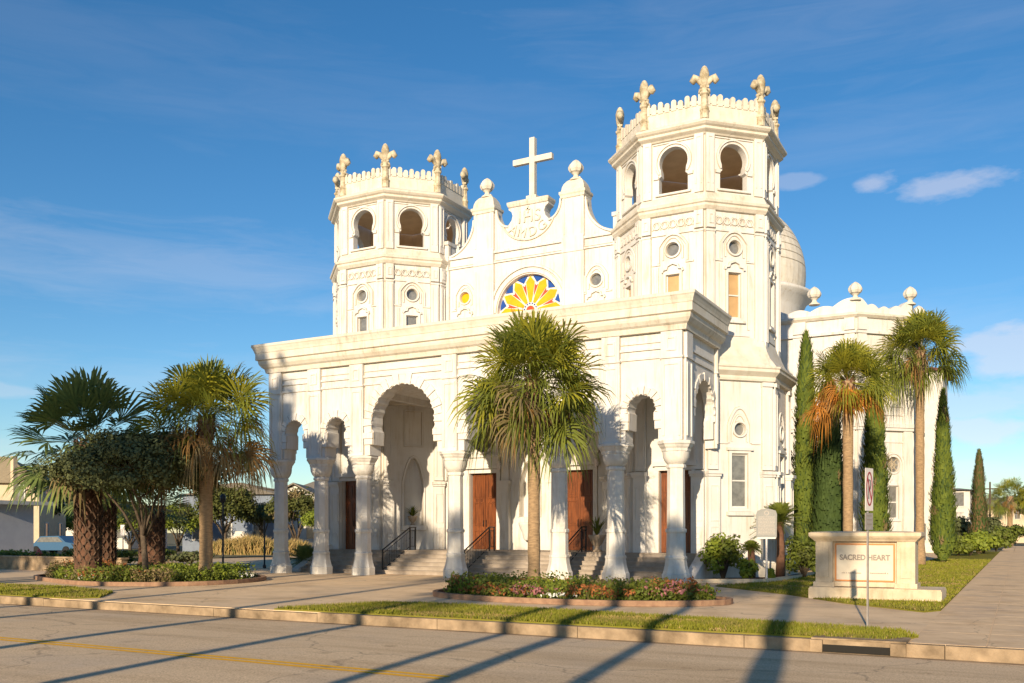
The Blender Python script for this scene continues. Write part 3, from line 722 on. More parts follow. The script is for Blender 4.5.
# --- gable between the towers
GX = -8.63; FG = Fr(GX, 6.0, 0)
def arcpts(u0, z0, u1, z1, n=10, kind=0):
    # concave quarter curve; kind 0: leaves (u0,z0) horizontally and arrives at (u1,z1) vertically
    return [(u0 + (u1 - u0) * sin(pi / 2 * i / n), z0 + (z1 - z0) * (1 - cos(pi / 2 * i / n))) for i in range(n + 1)]
half = [(0, 15.98), (.96, 15.98), (.96, 15.72), (.82, 15.62), (.76, 15.45), (.82, 15.24), (.98, 15.06)]
half += arcpts(.98, 15.05, 1.60, 15.85, 8)[1:] + [(1.64, 15.95), (2.68, 15.95), (2.72, 15.62)]
half += [(2.72 + (4.25 - 2.72) * (1 - cos(pi / 2 * i / 10)), 15.62 - (15.62 - 14.12) * sin(pi / 2 * i / 10)) for i in range(1, 11)] + [(4.45, 14.1)]
right_ = half + [(4.45, 8.9)]
outer = [(-u, z) for u, z in right_[::-1]] + right_[1:]
rc, zc_ = 1.53, 11.30
holes = [circ(0, zc_, rc, 40)] + [circ(s * 3.18, 12.17, .24, 18) for s in (-1, 1)] + [rect(s * 3.18 - .26, s * 3.18 + .26, 9.6, 11.25) for s in (-1, 1)]
g = MB(); panel(g, FG, outer, holes, -.55, 0)
for s in (-1, 1):
    for uc, wd in ((2.16, .50), (4.22, .24)):
        u0, u1 = sorted((s * (uc - wd), s * (uc + wd))); top = 15.95 if uc < 3 else 14.6
        fbox(g, FG, u0, u1, .002, .12, 9.2, top); fbox(g, FG, u0, u1, .12, .16, 13.45, 14.08)
        for q in (u0 + .07, u1 - .13): fbox(g, FG, q, q + .06, .12, .15, 9.4, 13.2); fbox(g, FG, q, q + .06, .12, .15, 14.2, top - .2)
    u0, u1 = sorted((s * 4.0, s * 4.45)); fbox(g, FG, u0, u1, -.5, .137, 13.9, 14.62); fbox(g, FG, u0 - .05, u1 + .05, -.55, .2, 14.62, 14.78)
fbox(g, FG, -4.0, 4.0, .003, .07, 13.50, 13.57); fbox(g, FG, -4.0, 4.0, .003, .09, 13.93, 14.03); fbox(g, FG, -4.0, 4.0, .003, .04, 13.60, 13.64)
# curved edge moulding of the scrolls
for s in (-1, 1):
    band(g, FG, [(s * u, z) for u, z in arcpts(.98, 15.0, 1.56, 15.8, 8)], .08, .002, .06)
    band(g, FG, [(s * (2.72 + 1.53 * (1 - cos(pi / 2 * i / 10))), 15.55 - 1.50 * sin(pi / 2 * i / 10)) for i in range(11)], .08, .002, .06)
    band(g, FG, pointed(s * 3.18, 11.7, 12.3, .50, 12.78), .08, .002, .05); band(g, FG, pointed(s * 3.18, 11.8, 12.25, .34, 12.62), .06, .002, .04)
    band(g, FG, circ(s * 3.18, 12.17, .29, 22) + [(s * 3.18 + .29, 12.17)], .06, .002, .06)
    fbox(g, FG, s * 3.18 - .36, s * 3.18 + .36, .002, .05, 11.26, 11.36)
    band(g, FG, [(s * 3.18 + a, b) for a, b in ((-.40, 11.38), (-.36, 11.48), (-.24, 11.5), (-.20, 11.62), (0, 11.70), (.20, 11.62), (.24, 11.5), (.36, 11.48), (.40, 11.38))], .06, .002, .09)
    for q in (-.70, .44): fbox(g, FG, s * 3.18 + q, s * 3.18 + q + .26, .002, .04, 11.62, 11.68)
band(g, FG, [(1.86 * cos(t), zc_ + 1.86 * sin(t)) for t in [pi * i / 32 for i in range(33)]], .09, .002, .07)
band(g, FG, [(1.66 * cos(t), zc_ + 1.66 * sin(t)) for t in [pi * i / 32 for i in range(33)]], .16, .002, .05)
wall = cb(g, 'gable_wall', [M_white, M_groove])
g = MB()
# caps of the two gable piers and centre block
for s in (-1, 1):
    u = s * 2.16
    g.sweep([tuple(FG.p(u - .50, .12, 0))[:2], tuple(FG.p(u + .50, .12, 0))[:2], tuple(FG.p(u + .50, -.55, 0))[:2], tuple(FG.p(u - .50, -.55, 0))[:2]],
            [(0, 15.72), (.05, 15.74), (.06, 15.84), (.10, 15.90), (.10, 16.0), (.02, 16.04), (.0, 16.2), (-.06, 16.36), (-.16, 16.5), (-.26, 16.58), (-.30, 16.66)], True)
g.sweep([tuple(FG.p(-.94, .02, 0))[:2], tuple(FG.p(.94, .02, 0))[:2], tuple(FG.p(.94, -.55, 0))[:2], tuple(FG.p(-.94, -.55, 0))[:2]], [(0, 15.80), (.03, 15.82), (.07, 15.93), (.07, 16.02), (-.1, 16.10), (-.26, 16.16)], True)
g.box(GX - .8, GX + .8, 6.2, 6.4, 16.0, 16.15)
cb(g, 'gable_cap', M_white2)
# lettering in relief
def text_mesh(body, size, ext, font_spread=1.0, off=0):
    cu = bpy.data.curves.new('txt', 'FONT'); cu.body = body; cu.size = size; cu.extrude = ext; cu.align_x = 'CENTER'; cu.align_y = 'CENTER'; cu.space_character = font_spread; cu.offset = off
    o = bpy.data.objects.new('txt', cu); COL.objects.link(o); dg = bpy.context.evaluated_depsgraph_get()
    me = bpy.data.meshes.new_from_object(o.evaluated_get(dg)); bpy.data.objects.remove(o); bpy.data.curves.remove(cu); return me
def letter(ch, size, u, z, rot, d, F, parent, m, name='lettering', ext=.035, off=(0, 0, 0)):
    me = text_mesh(ch, size, ext); me.materials.append(m)
    o = bpy.data.objects.new(name, me); COL.objects.link(o); o.parent = parent
    p = F.p(u, d, z); o.location = (p.x + off[0], p.y + off[1], p.z + off[2])
    o.rotation_euler = Matrix.Rotation(-rot, 4, 'Y').to_euler(); 
    o.rotation_euler = (Matrix.Rotation(-rot, 4, 'Y') @ Matrix.Rotation(pi / 2, 4, 'X')).to_euler(); return o
for ch, u in (('I', -.42), ('H', 0), ('S', .46)):
    letter(ch, .74, u, 15.28, 0, .03, FG, wall, M_white2)
g = MB(); fbox(g, FG, -.03, .03, .0, .06, 15.45, 15.74); fbox(g, FG, -.11, .11, .0, .06, 15.59, 15.65); g.build('lettering', M_white2, wall)
for ch, a in (('A', -128), ('M', -105), ('D', -78), ('G', -52)):
    t = R(a); letter(ch, .60, 1.13 * cos(t), 15.55 + .95 * sin(t) , t + pi / 2, .03, FG, wall, M_white2)
g = MB(); band(g, FG, [(1.30 * cos(t), 15.45 + 1.16 * sin(t)) for t in [R(-158 + 136 * i / 24) for i in range(25)]], .05, .002, .06); g.build('relief_moulding', [M_white2, M_groove], wall)
# fanlight / rose window
fan = MB(); panel(fan, FG, circ(0, zc_, rc + .02, 40), [], -.26, -.22)
rose = fan.build('rose_window', M_signw, church, loc=inv)
def glass_piece(lst, m, nm):
    g = MB()
    for pts in lst: panel(g, FG, pts, [], -.22, -.195)
    g.build(nm, m, rose)
def pol(r, a): return (r * cos(R(a)), zc_ + r * sin(R(a)))
yel, red, blu = [], [], []
for k in range(12):
    a = 30 * k
    yel.append([pol(.36, a - 9), pol(.62, a - 10.5), pol(1.24, a - 9.8), pol(1.49, a), pol(1.24, a + 9.8), pol(.62, a + 10.5), pol(.36, a + 9)])
    b = a + 15
    red.append([pol(.74, b), pol(1.10, b - 5.5), pol(1.02, b), pol(1.10, b + 5.5)] if False else [pol(.62, b), pol(1.16, b - 3.9), pol(1.08, b), pol(1.16, b + 3.9)])
    blu.append([pol(1.22, b), pol(1.49, b - 10), pol(1.505, b - 5), pol(1.505, b), pol(1.505, b + 5), pol(1.49, b + 10)])
glass_piece(yel, M_yel, 'petal_glass'); glass_piece(red + [circ(0, zc_, .20, 16)], M_red, 'petal_glass'); glass_piece(blu + [circ(pol(.30, a)[0], pol(.30, a)[1], .035, 8) for a in range(0, 360, 24)], M_blu, 'petal_glass')
# round windows in the gable and sashes below
for s, m in ((-1, M_yel), (1, M_glass)):
    g = MB(); panel(g, FG, circ(s * 3.18, 12.17, .27, 20), [], -.16, -.12); o = cb(g, 'round_window', m)
    g = MB(); frame(g, FG, s * 3.18 - .26, s * 3.18 + .26, 9.6, 11.25, .045, -.16, -.06); o = cb(g, 'window', M_white); g = MB(); fbox(g, FG, s * 3.18 - .22, s * 3.18 + .22, -.14, -.11, 9.64, 11.21); g.build('pane', M_glass, o)
# bud finials
def bud(scale=1.0):
    g = MB(); n = 16; prof = [(.30, 0), (.30, .06), (.20, .12), (.13, .20), (.12, .28), (.20, .33), (.22, .36)]
    g.lathe(prof, n)
    vs = []; fs = []; pr = [(.16, .36), (.28, .42), (.345, .54), (.35, .66), (.28, .80), (.16, .93), (.03, 1.02)]
    for j, (r_, z) in enumerate(pr):
        for i in range(n): a = 2 * pi * i / n; rr = r_ * (1 + (.09 if i % 2 else -.05)); vs.append((rr * cos(a), rr * sin(a), z))
    for j in range(len(pr) - 1):
        for i in range(n): k = (i + 1) % n; fs.append((j * n + i, j * n + k, (j + 1) * n + k, (j + 1) * n + i))
    g.add(vs, fs, 0, False)
    g.v = [(x * scale, y * scale, z * scale) for x, y, z in g.v]; return g
b0 = bud(.86).build('bud_finial', M_white2, church)
b0.location = (GX - 2.16 - CX, 6.21 - 3, 16.52)
def budat(x, y, z, s=1.0):
    o = b0.copy(); COL.objects.link(o); o.parent = church; o.location = (x - CX, y - 3, z); o.scale = (s, s, s)
budat(GX + 2.16, 6.21, 16.52)
# cross
g = MB(); g.box(-.12, .12, -.12, .12, 0, 2.62); g.box(-.94, .94, -.10, .10, 1.56, 1.80); g.box(-.24, .24, -.2, .2, -.06, .10)
g.build('cross', M_white2, church, loc=(-8.53 - CX, 6.26 - 3, 16.12))

# --- nave, crossing dome
g = MB(); g.box(-15.2, -2.0, 6.6, 52, 0, 12.4); 
g.add([(-15.2, 6.7, 12.4), (-2, 6.7, 12.4), (-8.6, 6.7, 13.4), (-15.2, 52, 12.4), (-2, 52, 12.4), (-8.6, 52, 13.4)], [(0, 1, 2), (3, 5, 4), (0, 2, 5, 3), (1, 4, 5, 2)])
cb(g, 'nave_wall', M_white)
g = MB(); DX, DY = -8.57, 38.2; Rd = 5.15
g.lathe([(4.9, 10), (4.9, 17.5), (5.1, 17.7), (5.35, 18.2), (5.7, 18.4), (5.75, 18.6), (5.4, 18.75), (5.1, 18.9)], 48, (DX, DY, 0))
cb(g, 'dome_drum', M_white)
g = MB(); prof = []
for i in range(15):
    t = pi / 2 * i / 15 * .98; r_ = Rd * cos(t); z = 20.0 + 5.6 * sin(t)
    t2 = pi / 2 * (i + .86) / 15 * .98; prof += [(r_ + .05, z), (Rd * cos(t2) + .05, 20.0 + 5.6 * sin(t2)), (Rd * cos(t2) - .05, 20.0 + 5.6 * sin(t2) + .02)]
g.lathe([(5.0, 18.6), (Rd, 19.2)] + prof + [(.4, 25.7)], 48, (DX, DY, 0), smooth=False)
cb(g, 'dome', M_white2)

# --- transept with chamfered corner
V = [(-14.0 + 10.9, 20.87), (2.6, 20.87), (5.0, 23.27), (5.0, 28.05), (2.6, 30.45), (-3.1, 30.45)]
g = MB(); rel = MB()
def seg_frame(a, b):
    d = Vector(b) - Vector(a); return Fr(a[0], a[1], math.degrees(atan2(d.y, d.x))), d.length
wins = []
for a, b in zip(V[:-1], V[1:]):
    F, ln = seg_frame(a, b); holes = []; c = ln / 2
    if ln < 4.0: cs = [2.25 if a[0] < 3 and a[1] < 25 else c]
    elif ln < 5: cs = [c]
    else: cs = [1.3, 4.45]
    for cc in cs:
        holes += [rect(cc - .32, cc + .32, 2.4, 4.1), circ(cc, 5.2, .40, 24)]
    panel(g, F, rect(0, ln, 0, 12.9), holes, -.5, 0)
    for cc in cs:
        wins.append((F, cc))
        frame(rel, F, cc - .46, cc + .46, 2.25, 4.24, .13, .002, .07); band(rel, F, [(cc - .6, 4.6)] + [(cc + .6 * cos(t), 5.2 + .6 * sin(t)) for t in [pi - pi * i / 16 for i in range(17)]] + [(cc + .6, 4.6)], .08, .002, .06)
        band(rel, F, circ(cc, 5.2, .45, 24) + [(cc + .45, 5.2)], .08, .002, .07)
        frame(rel, F, cc - .85, cc + .85, 1.2, 6.4, .06, .002, .04)
        # upper blind arch with tracery
        band(rel, F, [(cc - .62, 9.0)] + [(cc + .62 * cos(t), 10.6 + .75 * sin(t)) for t in [pi - pi * i / 16 for i in range(17)]] + [(cc + .62, 9.0)], .10, .002, .08)
        band(rel, F, [(cc - .42, 9.0)] + [(cc + .42 * cos(t), 10.6 + .52 * sin(t)) for t in [pi - pi * i / 16 for i in range(17)]] + [(cc + .42, 9.0)], .06, .002, .05)
        for q in (-.18, .18): band(rel, F, circ(cc + q, 10.55, .14, 12) + [(cc + q + .14, 10.55)], .04, .002, .05)
        band(rel, F, circ(cc, 10.85, .12, 12) + [(cc + .12, 10.85)], .04, .002, .05)
    for u0, u1 in ((.05, .55), (ln - .55, ln - .05)) + (((2.55, 3.2),) if ln > 5 else ()):
        fbox(rel, F, u0, u1, .002, .14, 0, 7.0); fbox(rel, F, u0, u1, .002, .12, 7.3, 11.9); fbox(rel, F, u0, u1, .002, .16, 12.1, 12.72)
    for z0, z1, d in ((6.95, 7.1, .2), (7.1, 7.3, .26), (11.92, 12.05, .17), (8.2, 8.28, .05), (7.75, 7.85, .06), (.0, 1.0, .2)):
        fbox(rel, F, -.02, ln + .02, .003, d, z0, z1)
    # wavy parapet
    top = []
    nn = 50
    for i in range(nn + 1):
        s_ = i / nn; e = abs(s_ - .5) * 2; z = 13.22 + .52 * e ** 2.2 + .17 * abs(sin(pi * s_ * 5)); top.append((ln * s_, z))
    panel(g, F, [(0, 12.85)] + [(ln, 12.85)] + top[::-1], [], -.4, .03)
cb(g, 'transept_wall', M_white); cb(rel, 'relief_moulding', [M_white, M_groove])
for F, cc in wins:
    g = MB(); frame(g, F, cc - .32, cc + .32, 2.4, 4.1, .05, -.18, -.06); fbox(g, F, cc - .27, cc + .27, -.16, -.08, 3.22, 3.28); o = cb(g, 'window', M_white)
    h = MB(); fbox(h, F, cc - .27, cc + .27, -.15, -.11, 2.44, 4.06); h.build('pane', M_glass, o)
    g = MB(); panel(g, F, circ(cc, 5.2, .42, 24), [], -.18, -.13); o = cb(g, 'round_window', M_glass)
    g = MB(); 
    for q in range(4): t = R(45 * q); band(g, F, [(cc - .40 * cos(t), 5.2 - .40 * sin(t)), (cc + .40 * cos(t), 5.2 + .40 * sin(t))], .03, -.128, -.09)
    band(g, F, circ(cc, 5.2, .2, 16) + [(cc + .2, 5.2)], .03, -.127, -.085); g.build('mullion', M_groove, o)
g = MB(); g.sweep(V, [(0, 12.72), (.10, 12.74), (.16, 12.80), (.22, 12.86), (.22, 12.94), (.05, 13.0)], False); cb(g, 'cornice', M_white2)
g = MB(); g.add([(x, y, 12.5) for x, y in V], [tuple(range(6))]); cb(g, 'transept_roof', M_white2)
for x, y in ((.51, 20.95), (2.55, 20.95), (4.93, 23.3), (4.93, 28.0), (2.6, 30.3)): 
    budat(x, y, 13.6, 1.1)
# left transept (mirrored, hidden behind) kept plain
g = MB(); g.box(-22.2, -15.1, 21, 30, 0, 12.8); cb(g, 'transept_wall', M_white)

# ------------------------------------------------------------------ handrails
def handrail(x, lab):
    r = empty('handrail', (x, 1.25, 0)); tag(r, lab, 'handrail', 'black iron handrails on the church steps')
    g = MB()
    p0, p1, p2 = (0, 0, 0), (0, 1.95, .93), (0, 2.35, .93)
    for y, z in ((0, 0), (1.95, .93), (2.35, .93)): g.box(-.025, .025, y - .025, y + .025, z - .03, z + .98)
    g.build('post', M_iron, r)
    g = MB(); g.tube([(0, -.03, .96), (0, 1.95, 1.90), (0, 2.4, 1.90)], .028, 6); g.tube([(0, 0, .16), (0, 1.95, 1.09), (0, 2.35, 1.09)], .018, 6); g.tube([(0, 0, .82), (0, 1.95, 1.76), (0, 2.35, 1.76)], .014, 6)
    g.build('rail', M_iron, r)
    g = MB(); k = 0
    for i in range(1, 20):
        y = i * .12; z = min(y / 1.95, 1) * .93
        g.tube([(0, y, z + .15), (0, y, z + .84)], .009, 4)
        if i % 2 == 0: g.tube([(0, y - .05, z + .5), (0.0, y, z + .58), (0, y + .05, z + .5), (0, y, z + .42), (0, y - .05, z + .5)], .007, 4)
    g.build('baluster', M_iron, r)
handrail(-12.85, 'black iron handrail on the steps under the left wide arch'); handrail(-8.95, 'black iron handrail on the steps before the left centre door'); handrail(-4.85, 'black iron handrail on the steps before the right centre door')

# ------------------------------------------------------------------ vegetation
def fan_leaf(mb, base, d, pet, Rr, nseg, spread, droop, rnd, mi=0, wseg=.05, pm=None, roll=0):
    d = d.normalized(); up = Vector((0, 0, 1)); side = d.cross(up)
    if side.length < .05: side = Vector((1, 0, 0))
    side.normalize(); nrm = side.cross(d).normalized()
    if roll: q = Matrix.Rotation(roll, 3, d); side = q @ side; nrm = q @ nrm
    hub = base + d * pet + Vector((0, 0, -.12 * pet * pet * droop))
    # petiole
    w_ = .014
    mb.add([base - side * w_, base + side * w_, hub + side * w_, hub - side * w_, base + nrm * w_, hub + nrm * w_], [(0, 1, 2, 3), (0, 4, 5, 3), (1, 4, 5, 2)], mi if pm is None else pm)
    hub = hub - d * .12; droop *= rnd.choice((.7, .9, 1.1, 1.7)); gap0 = rnd.randrange(nseg)
    for i in range(nseg):
        if rnd.random() < .06 or (abs(i - gap0) < 2 and nseg > 16): continue
        a = spread * (2 * (i + .5) / nseg - 1) + rnd.uniform(-.03, .03)
        sd = (d * cos(a) + side * sin(a) + nrm * (.12 * cos(a) + .25 * abs(sin(a)) - .1)).normalized()
        ln = Rr * (1 - .28 * (abs(a) / spread) ** 2) * rnd.uniform(.88, 1.06)
        wv = sd.cross(nrm).normalized() * wseg * .5 * Rr; lift = nrm * (.018 if i % 2 else -.018) * Rr * 2
        p0 = hub; p1 = hub + sd * ln * .5 + Vector((0, 0, -.04 * droop * ln)) + lift
        p2 = p1 + sd * ln * .3 + Vector((0, 0, -.12 * droop * ln * rnd.uniform(.7, 1.4)))
        p3 = p2 + sd * ln * .2 + Vector((0, 0, -.26 * droop * ln * rnd.uniform(.5, 1.5)))
        mb.add([p0, p1 - wv, p1 + wv, p2 - wv * .8, p2 + wv * .8, p3], [(0, 1, 2), (1, 3, 4, 2), (3, 5, 4)], mi)
def sabal(name, loc, H, rad, trunk_r, label, cat='palm tree', group=None, seed=1, nleaf=64, low=-48, mats=None, trunk_lean=(0, 0), dry=.12, orange=0, tr2=None, asym=None, Rr=None, flat=1.0, droopk=1.0, nhang=None, top=.45):
    rnd = random.Random(seed); root = empty(name, loc); tag(root, label, cat, group)
    crown_z = H - rad * .92 * flat; lx, ly = trunk_lean
    g = MB(); n = 30; pts = []; rr = []
    for i in range(n + 1):
        t = i / n; pts.append((lx * t * t, ly * t * t, -.05 + (crown_z + .1) * t)); rr.append((trunk_r + (tr2 or .35) * trunk_r * max(0, 1 - t * 7)) * (1 + rnd.uniform(-.06, .06)) * (1.0 if t < .86 else 1 + .3 * (t - .86) / .14))
    g.tube(pts, rr, 14); g.build('trunk', M_trunk, root)
    c = Vector((lx, ly, crown_z)); mats = mats or [G['palm'], G['palmlit'], G['dry'], G['dryorange'], G['drygrey']]
    g = MB()
    for i in range(nleaf):
        t = (i + .5) / nleaf; el = 88 - (88 - low) * (t ** .95) + rnd.uniform(-9, 9); az = i * 2.39996 + rnd.uniform(-.35, .35)
        sR = (Rr or rad * .47) * rnd.uniform(.85, 1.15); pet = rad * rnd.uniform(.38, .66)
        e = R(el); d = Vector((cos(az) * cos(e), sin(az) * cos(e), sin(e) * flat))
        if asym: s_ = 1 + asym[2] * max(0, d.x * asym[0] + d.y * asym[1]); pet *= s_
        u = rnd.random()
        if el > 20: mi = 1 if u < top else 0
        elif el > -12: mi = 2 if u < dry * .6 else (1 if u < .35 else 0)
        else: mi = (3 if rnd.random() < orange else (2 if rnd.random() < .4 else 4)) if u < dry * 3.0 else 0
        drp = (.55 + .9 * (el < 15) + .6 * (el < -15)) * droopk
        fan_leaf(g, c + d * .15, d, pet, sR, 30, R(118), drp, rnd, mi, .050, None, rnd.uniform(-1.1, 1.1))
    nh = nhang if nhang is not None else int(4 + orange * 20)
    for i in range(nh):
        az = rnd.uniform(0, 6.28); e = R(rnd.uniform(-76, -50)); d = Vector((cos(az) * cos(e), sin(az) * cos(e), sin(e)))
        fan_leaf(g, c + Vector((cos(az), sin(az), 0)) * .12, d, rad * rnd.uniform(.2, .42), rad * rnd.uniform(.3, .42), 14, R(60), .4, rnd, 3 if rnd.random() < orange else (2 if rnd.random() < .5 else 4), .09, None, rnd.uniform(-1, 1))
    g.build('crown', mats, root, recalc=False)
    b = MB()
    for i in range(40):
        az = i * 2.4; z = crown_z - .75 + .82 * i / 40; d = Vector((cos(az), sin(az), 0)); r_ = trunk_r * 1.08; sd = Vector((-sin(az), cos(az), 0)); tl = z / crown_z
        p = Vector((lx * tl * tl, ly * tl * tl, z)) + d * r_
        b.add([p - sd * .06, p + sd * .06, p + d * .10 + sd * .03 + Vector((0, 0, .22)), p + d * .10 - sd * .03 + Vector((0, 0, .22)), p - d * .06 + Vector((0, 0, .1))], [(0, 1, 2, 3), (0, 4, 3), (1, 4, 2), (3, 4, 2)])
    b.build('leaf_base', M_boot, root)
    return root
def leafcard(mb, p, n, s, rnd, mi=0, el=1.6):
    a = Vector((rnd.uniform(-1, 1), rnd.uniform(-1, 1), rnd.uniform(-1, 1))).cross(n)
    if a.length < .01: a = Vector((1, 0, 0))
    a.normalize(); b = n.cross(a).normalized(); a = a * s * .5; b = b * s * .5 * el
    mb.add([p - a * .2 - b, p + a - b * .1, p + b, p - a - b * .1], [(0, 1, 2, 3)], mi)
def clump(mb, c, r, n, s, rnd, mi=0, sq=(1, 1, 1), shell=.5):
    for _ in range(n):
        v = Vector((rnd.gauss(0, 1), rnd.gauss(0, 1), rnd.gauss(0, 1))).normalized(); rr = r * (shell + (1 - shell) * rnd.random()) if rnd.random() < .8 else r * rnd.random()
        p = c + Vector((v.x * sq[0], v.y * sq[1], v.z * sq[2])) * rr
        nn = (v + Vector((rnd.uniform(-.8, .8), rnd.uniform(-.8, .8), rnd.uniform(-.3, .9)))).normalized()
        leafcard(mb, p, nn, s * rnd.uniform(.7, 1.3), rnd, mi)
def broadleaf(name, loc, H, rad, tr, label, leafmats, cat='tree', group=None, seed=1, nbranch=26, per=150, ls=.16, bend=(0, 0), base=.35, sq=.7, cr=.34, crownc=None, weights=None):
    rnd = random.Random(seed); root = empty(name, loc); tag(root, label, cat, group)
    g = MB(); f = MB(); zb = H * base
    top = Vector((bend[0], bend[1], zb)); g.tube([(0, 0, -.05), (bend[0] * .2, bend[1] * .2, zb * .4), top * .8 + Vector((0, 0, zb * .05)), top], [tr * 1.25, tr, tr * .9, tr * .8], 10)
    cc = Vector((bend[0], bend[1], H - rad * sq)) if crownc is None else Vector(crownc)
    limbs = []; nl = 6
    for i in range(nl):
        az = i * 2 * pi / nl + rnd.uniform(-.4, .4); el = R(rnd.uniform(5, 50)); e = cc + Vector((cos(az) * cos(el), sin(az) * cos(el), (sin(el) - .35) * sq)) * rad * .6
        a_ = top - Vector((0, 0, rnd.uniform(0, .14) * H)); m1 = a_.lerp(e, .35) + Vector((rnd.uniform(-.1, .1), rnd.uniform(-.1, .1), .10)) * rad; m2 = a_.lerp(e, .7) + Vector((rnd.uniform(-.1, .1), rnd.uniform(-.1, .1), .02)) * rad
        g.tube([a_, m1, m2, e], [tr * .6, tr * .42, tr * .28, tr * .12], 6); limbs += [m1.lerp(m2, .5), m2, e]
    for i in range(nbranch):
        az = i * 2.4 + rnd.uniform(-.3, .3); t = (i + .5) / nbranch; el = R(-25 + 110 * t * rnd.uniform(.8, 1.1)); k = rnd.uniform(.55, .95)
        e = cc + Vector((cos(az) * cos(el), sin(az) * cos(el), sin(el) * sq)) * rad * k
        q_ = min(limbs, key=lambda v: (v - e).length * rnd.uniform(.8, 1.2)); mid = q_.lerp(e, .5) + Vector((rnd.uniform(-.06, .06), rnd.uniform(-.06, .06), .04)) * rad
        g.tube([q_, mid, e], [tr * .16, tr * .1, tr * .04], 4)
        mi = 0 if len(leafmats) == 1 else rnd.choices(range(len(leafmats)), weights)[0]
        clump(f, e, rad * cr * rnd.uniform(.65, 1.3), per, ls, rnd, mi, (1.1, 1.1, .75), .3)
        clump(f, mid.lerp(e, .6), rad * cr * .7, per // 2, ls, rnd, mi, (1.1, 1.1, .7), .2)
    g.build('trunk', M_bark, root); f.build('crown', leafmats, root, recalc=False)
    return root
def cypress(loc, H, rad, label, m, seed=1, n=7000, group='tall narrow cypresses along the church side', mats2=None, shape=.5):
    rnd = random.Random(seed); root = empty('cypress', loc); tag(root, label, 'cypress', group)
    def prof(t): return rad * min(1, (t / .10 + .30)) * (1 - max(0, t - .25) / .75) ** shape * (1 if t < .97 else .6)
    lob = [(rnd.uniform(0, 6.28), rnd.uniform(.03, .93), rnd.uniform(.04, .12)) for _ in range(60)]
    def rr(t, a):
        v = 0
        for la, lt, lw in lob:
            da = abs((a - la + pi) % (2 * pi) - pi); dt = abs(t - lt); v = max(v, max(0, 1 - da / .7) * max(0, 1 - dt / lw))
        return prof(t) * (.78 + .32 * v)
    g = MB(); g.tube([(0, 0, -.05), (0, 0, H * .2)], [rad * .2, rad * .16], 8); g.build('trunk', M_bark, root)
    f = MB(); nz_, na = 40, 18; vs = []; fs = []
    for j in range(nz_ + 1):
        t = j / nz_
        for i in range(na): a = 2 * pi * i / na; q = rr(t, a) * .82; vs.append((q * cos(a), q * sin(a), .12 + t * (H * .96)))
    for j in range(nz_):
        for i in range(na): k = (i + 1) % na; fs.append((j * na + i, j * na + k, (j + 1) * na + k, (j + 1) * na + i))
    f.add(vs, fs, 0, True)
    for _ in range(n):
        t = rnd.random() ** 1.1; a = rnd.uniform(0, 2 * pi); q = rr(t, a) * rnd.choice((rnd.uniform(.8, 1.05), rnd.uniform(.85, 1.1), rnd.uniform(.95, 1.32))); z = .12 + t * H * .97
        s = .13 + .06 * rad; out_ = Vector((cos(a), sin(a), 0)); d = (Vector((0, 0, 1)) + out_ * rnd.uniform(.1, .6) + Vector((-sin(a), cos(a), 0)) * rnd.uniform(-.3, .3)).normalized()
        sd = d.cross(out_).normalized() * s * .32; p = Vector((cos(a) * q, sin(a) * q, z))
        f.add([p - sd, p + sd, p + d * s * rnd.uniform(1, 2.2)], [(0, 1, 2)], (1 if mats2 and rnd.random() < .4 else (2 if not mats2 and any(abs(t - lt) < lw * .35 and abs((a - la + pi) % (2 * pi) - pi) < .25 for la, lt, lw in lob[:9]) and rnd.random() < .6 else (1 if rnd.random() < .22 else 0))))
    f.build('crown', [m] + (mats2 or [G['cypdark'], G['drygrey']]), root, recalc=False)
def shrub(name, loc, rx, H, label, mats, cat='shrub', group=None, seed=1, n=2600, ls=.085, twig=True, weights=None):
    rnd = random.Random(seed); root = empty(name, loc); tag(root, label, cat, group); g = MB(); f = MB()
    for i in range(14):
        a = rnd.uniform(0, 6.28); q = rnd.uniform(.3, .8) * rx; g.tube([(0, 0, -.03), (cos(a) * q * .4, sin(a) * q * .4, H * .35), (cos(a) * q, sin(a) * q, H * rnd.uniform(.5, .85))], [.03, .02, .008], 5)
    g.build('stem', M_bark, root)
    cs = [(rnd.uniform(-.6, .6) * rx, rnd.uniform(-.6, .6) * rx, H * rnd.uniform(.3, .78)) for _ in range(16)]
    for c in cs:
        mi = 0 if len(mats) == 1 else rnd.choices(range(len(mats)), weights)[0]; clump(f, Vector(c), rx * .42, n // 16, ls, rnd, mi, (1, 1, .62 * H / rx * .8))
    f.v = [(x, y, max(z, .03)) for x, y, z in f.v]
    f.build('foliage', mats, root, recalc=False); return root

def DP(px, Z, z=0):
    X = (px - 512) / FPX; return (CAMX + Z * (X * cos(TH) - sin(TH)), CAMY + Z * (X * sin(TH) + cos(TH)), z)

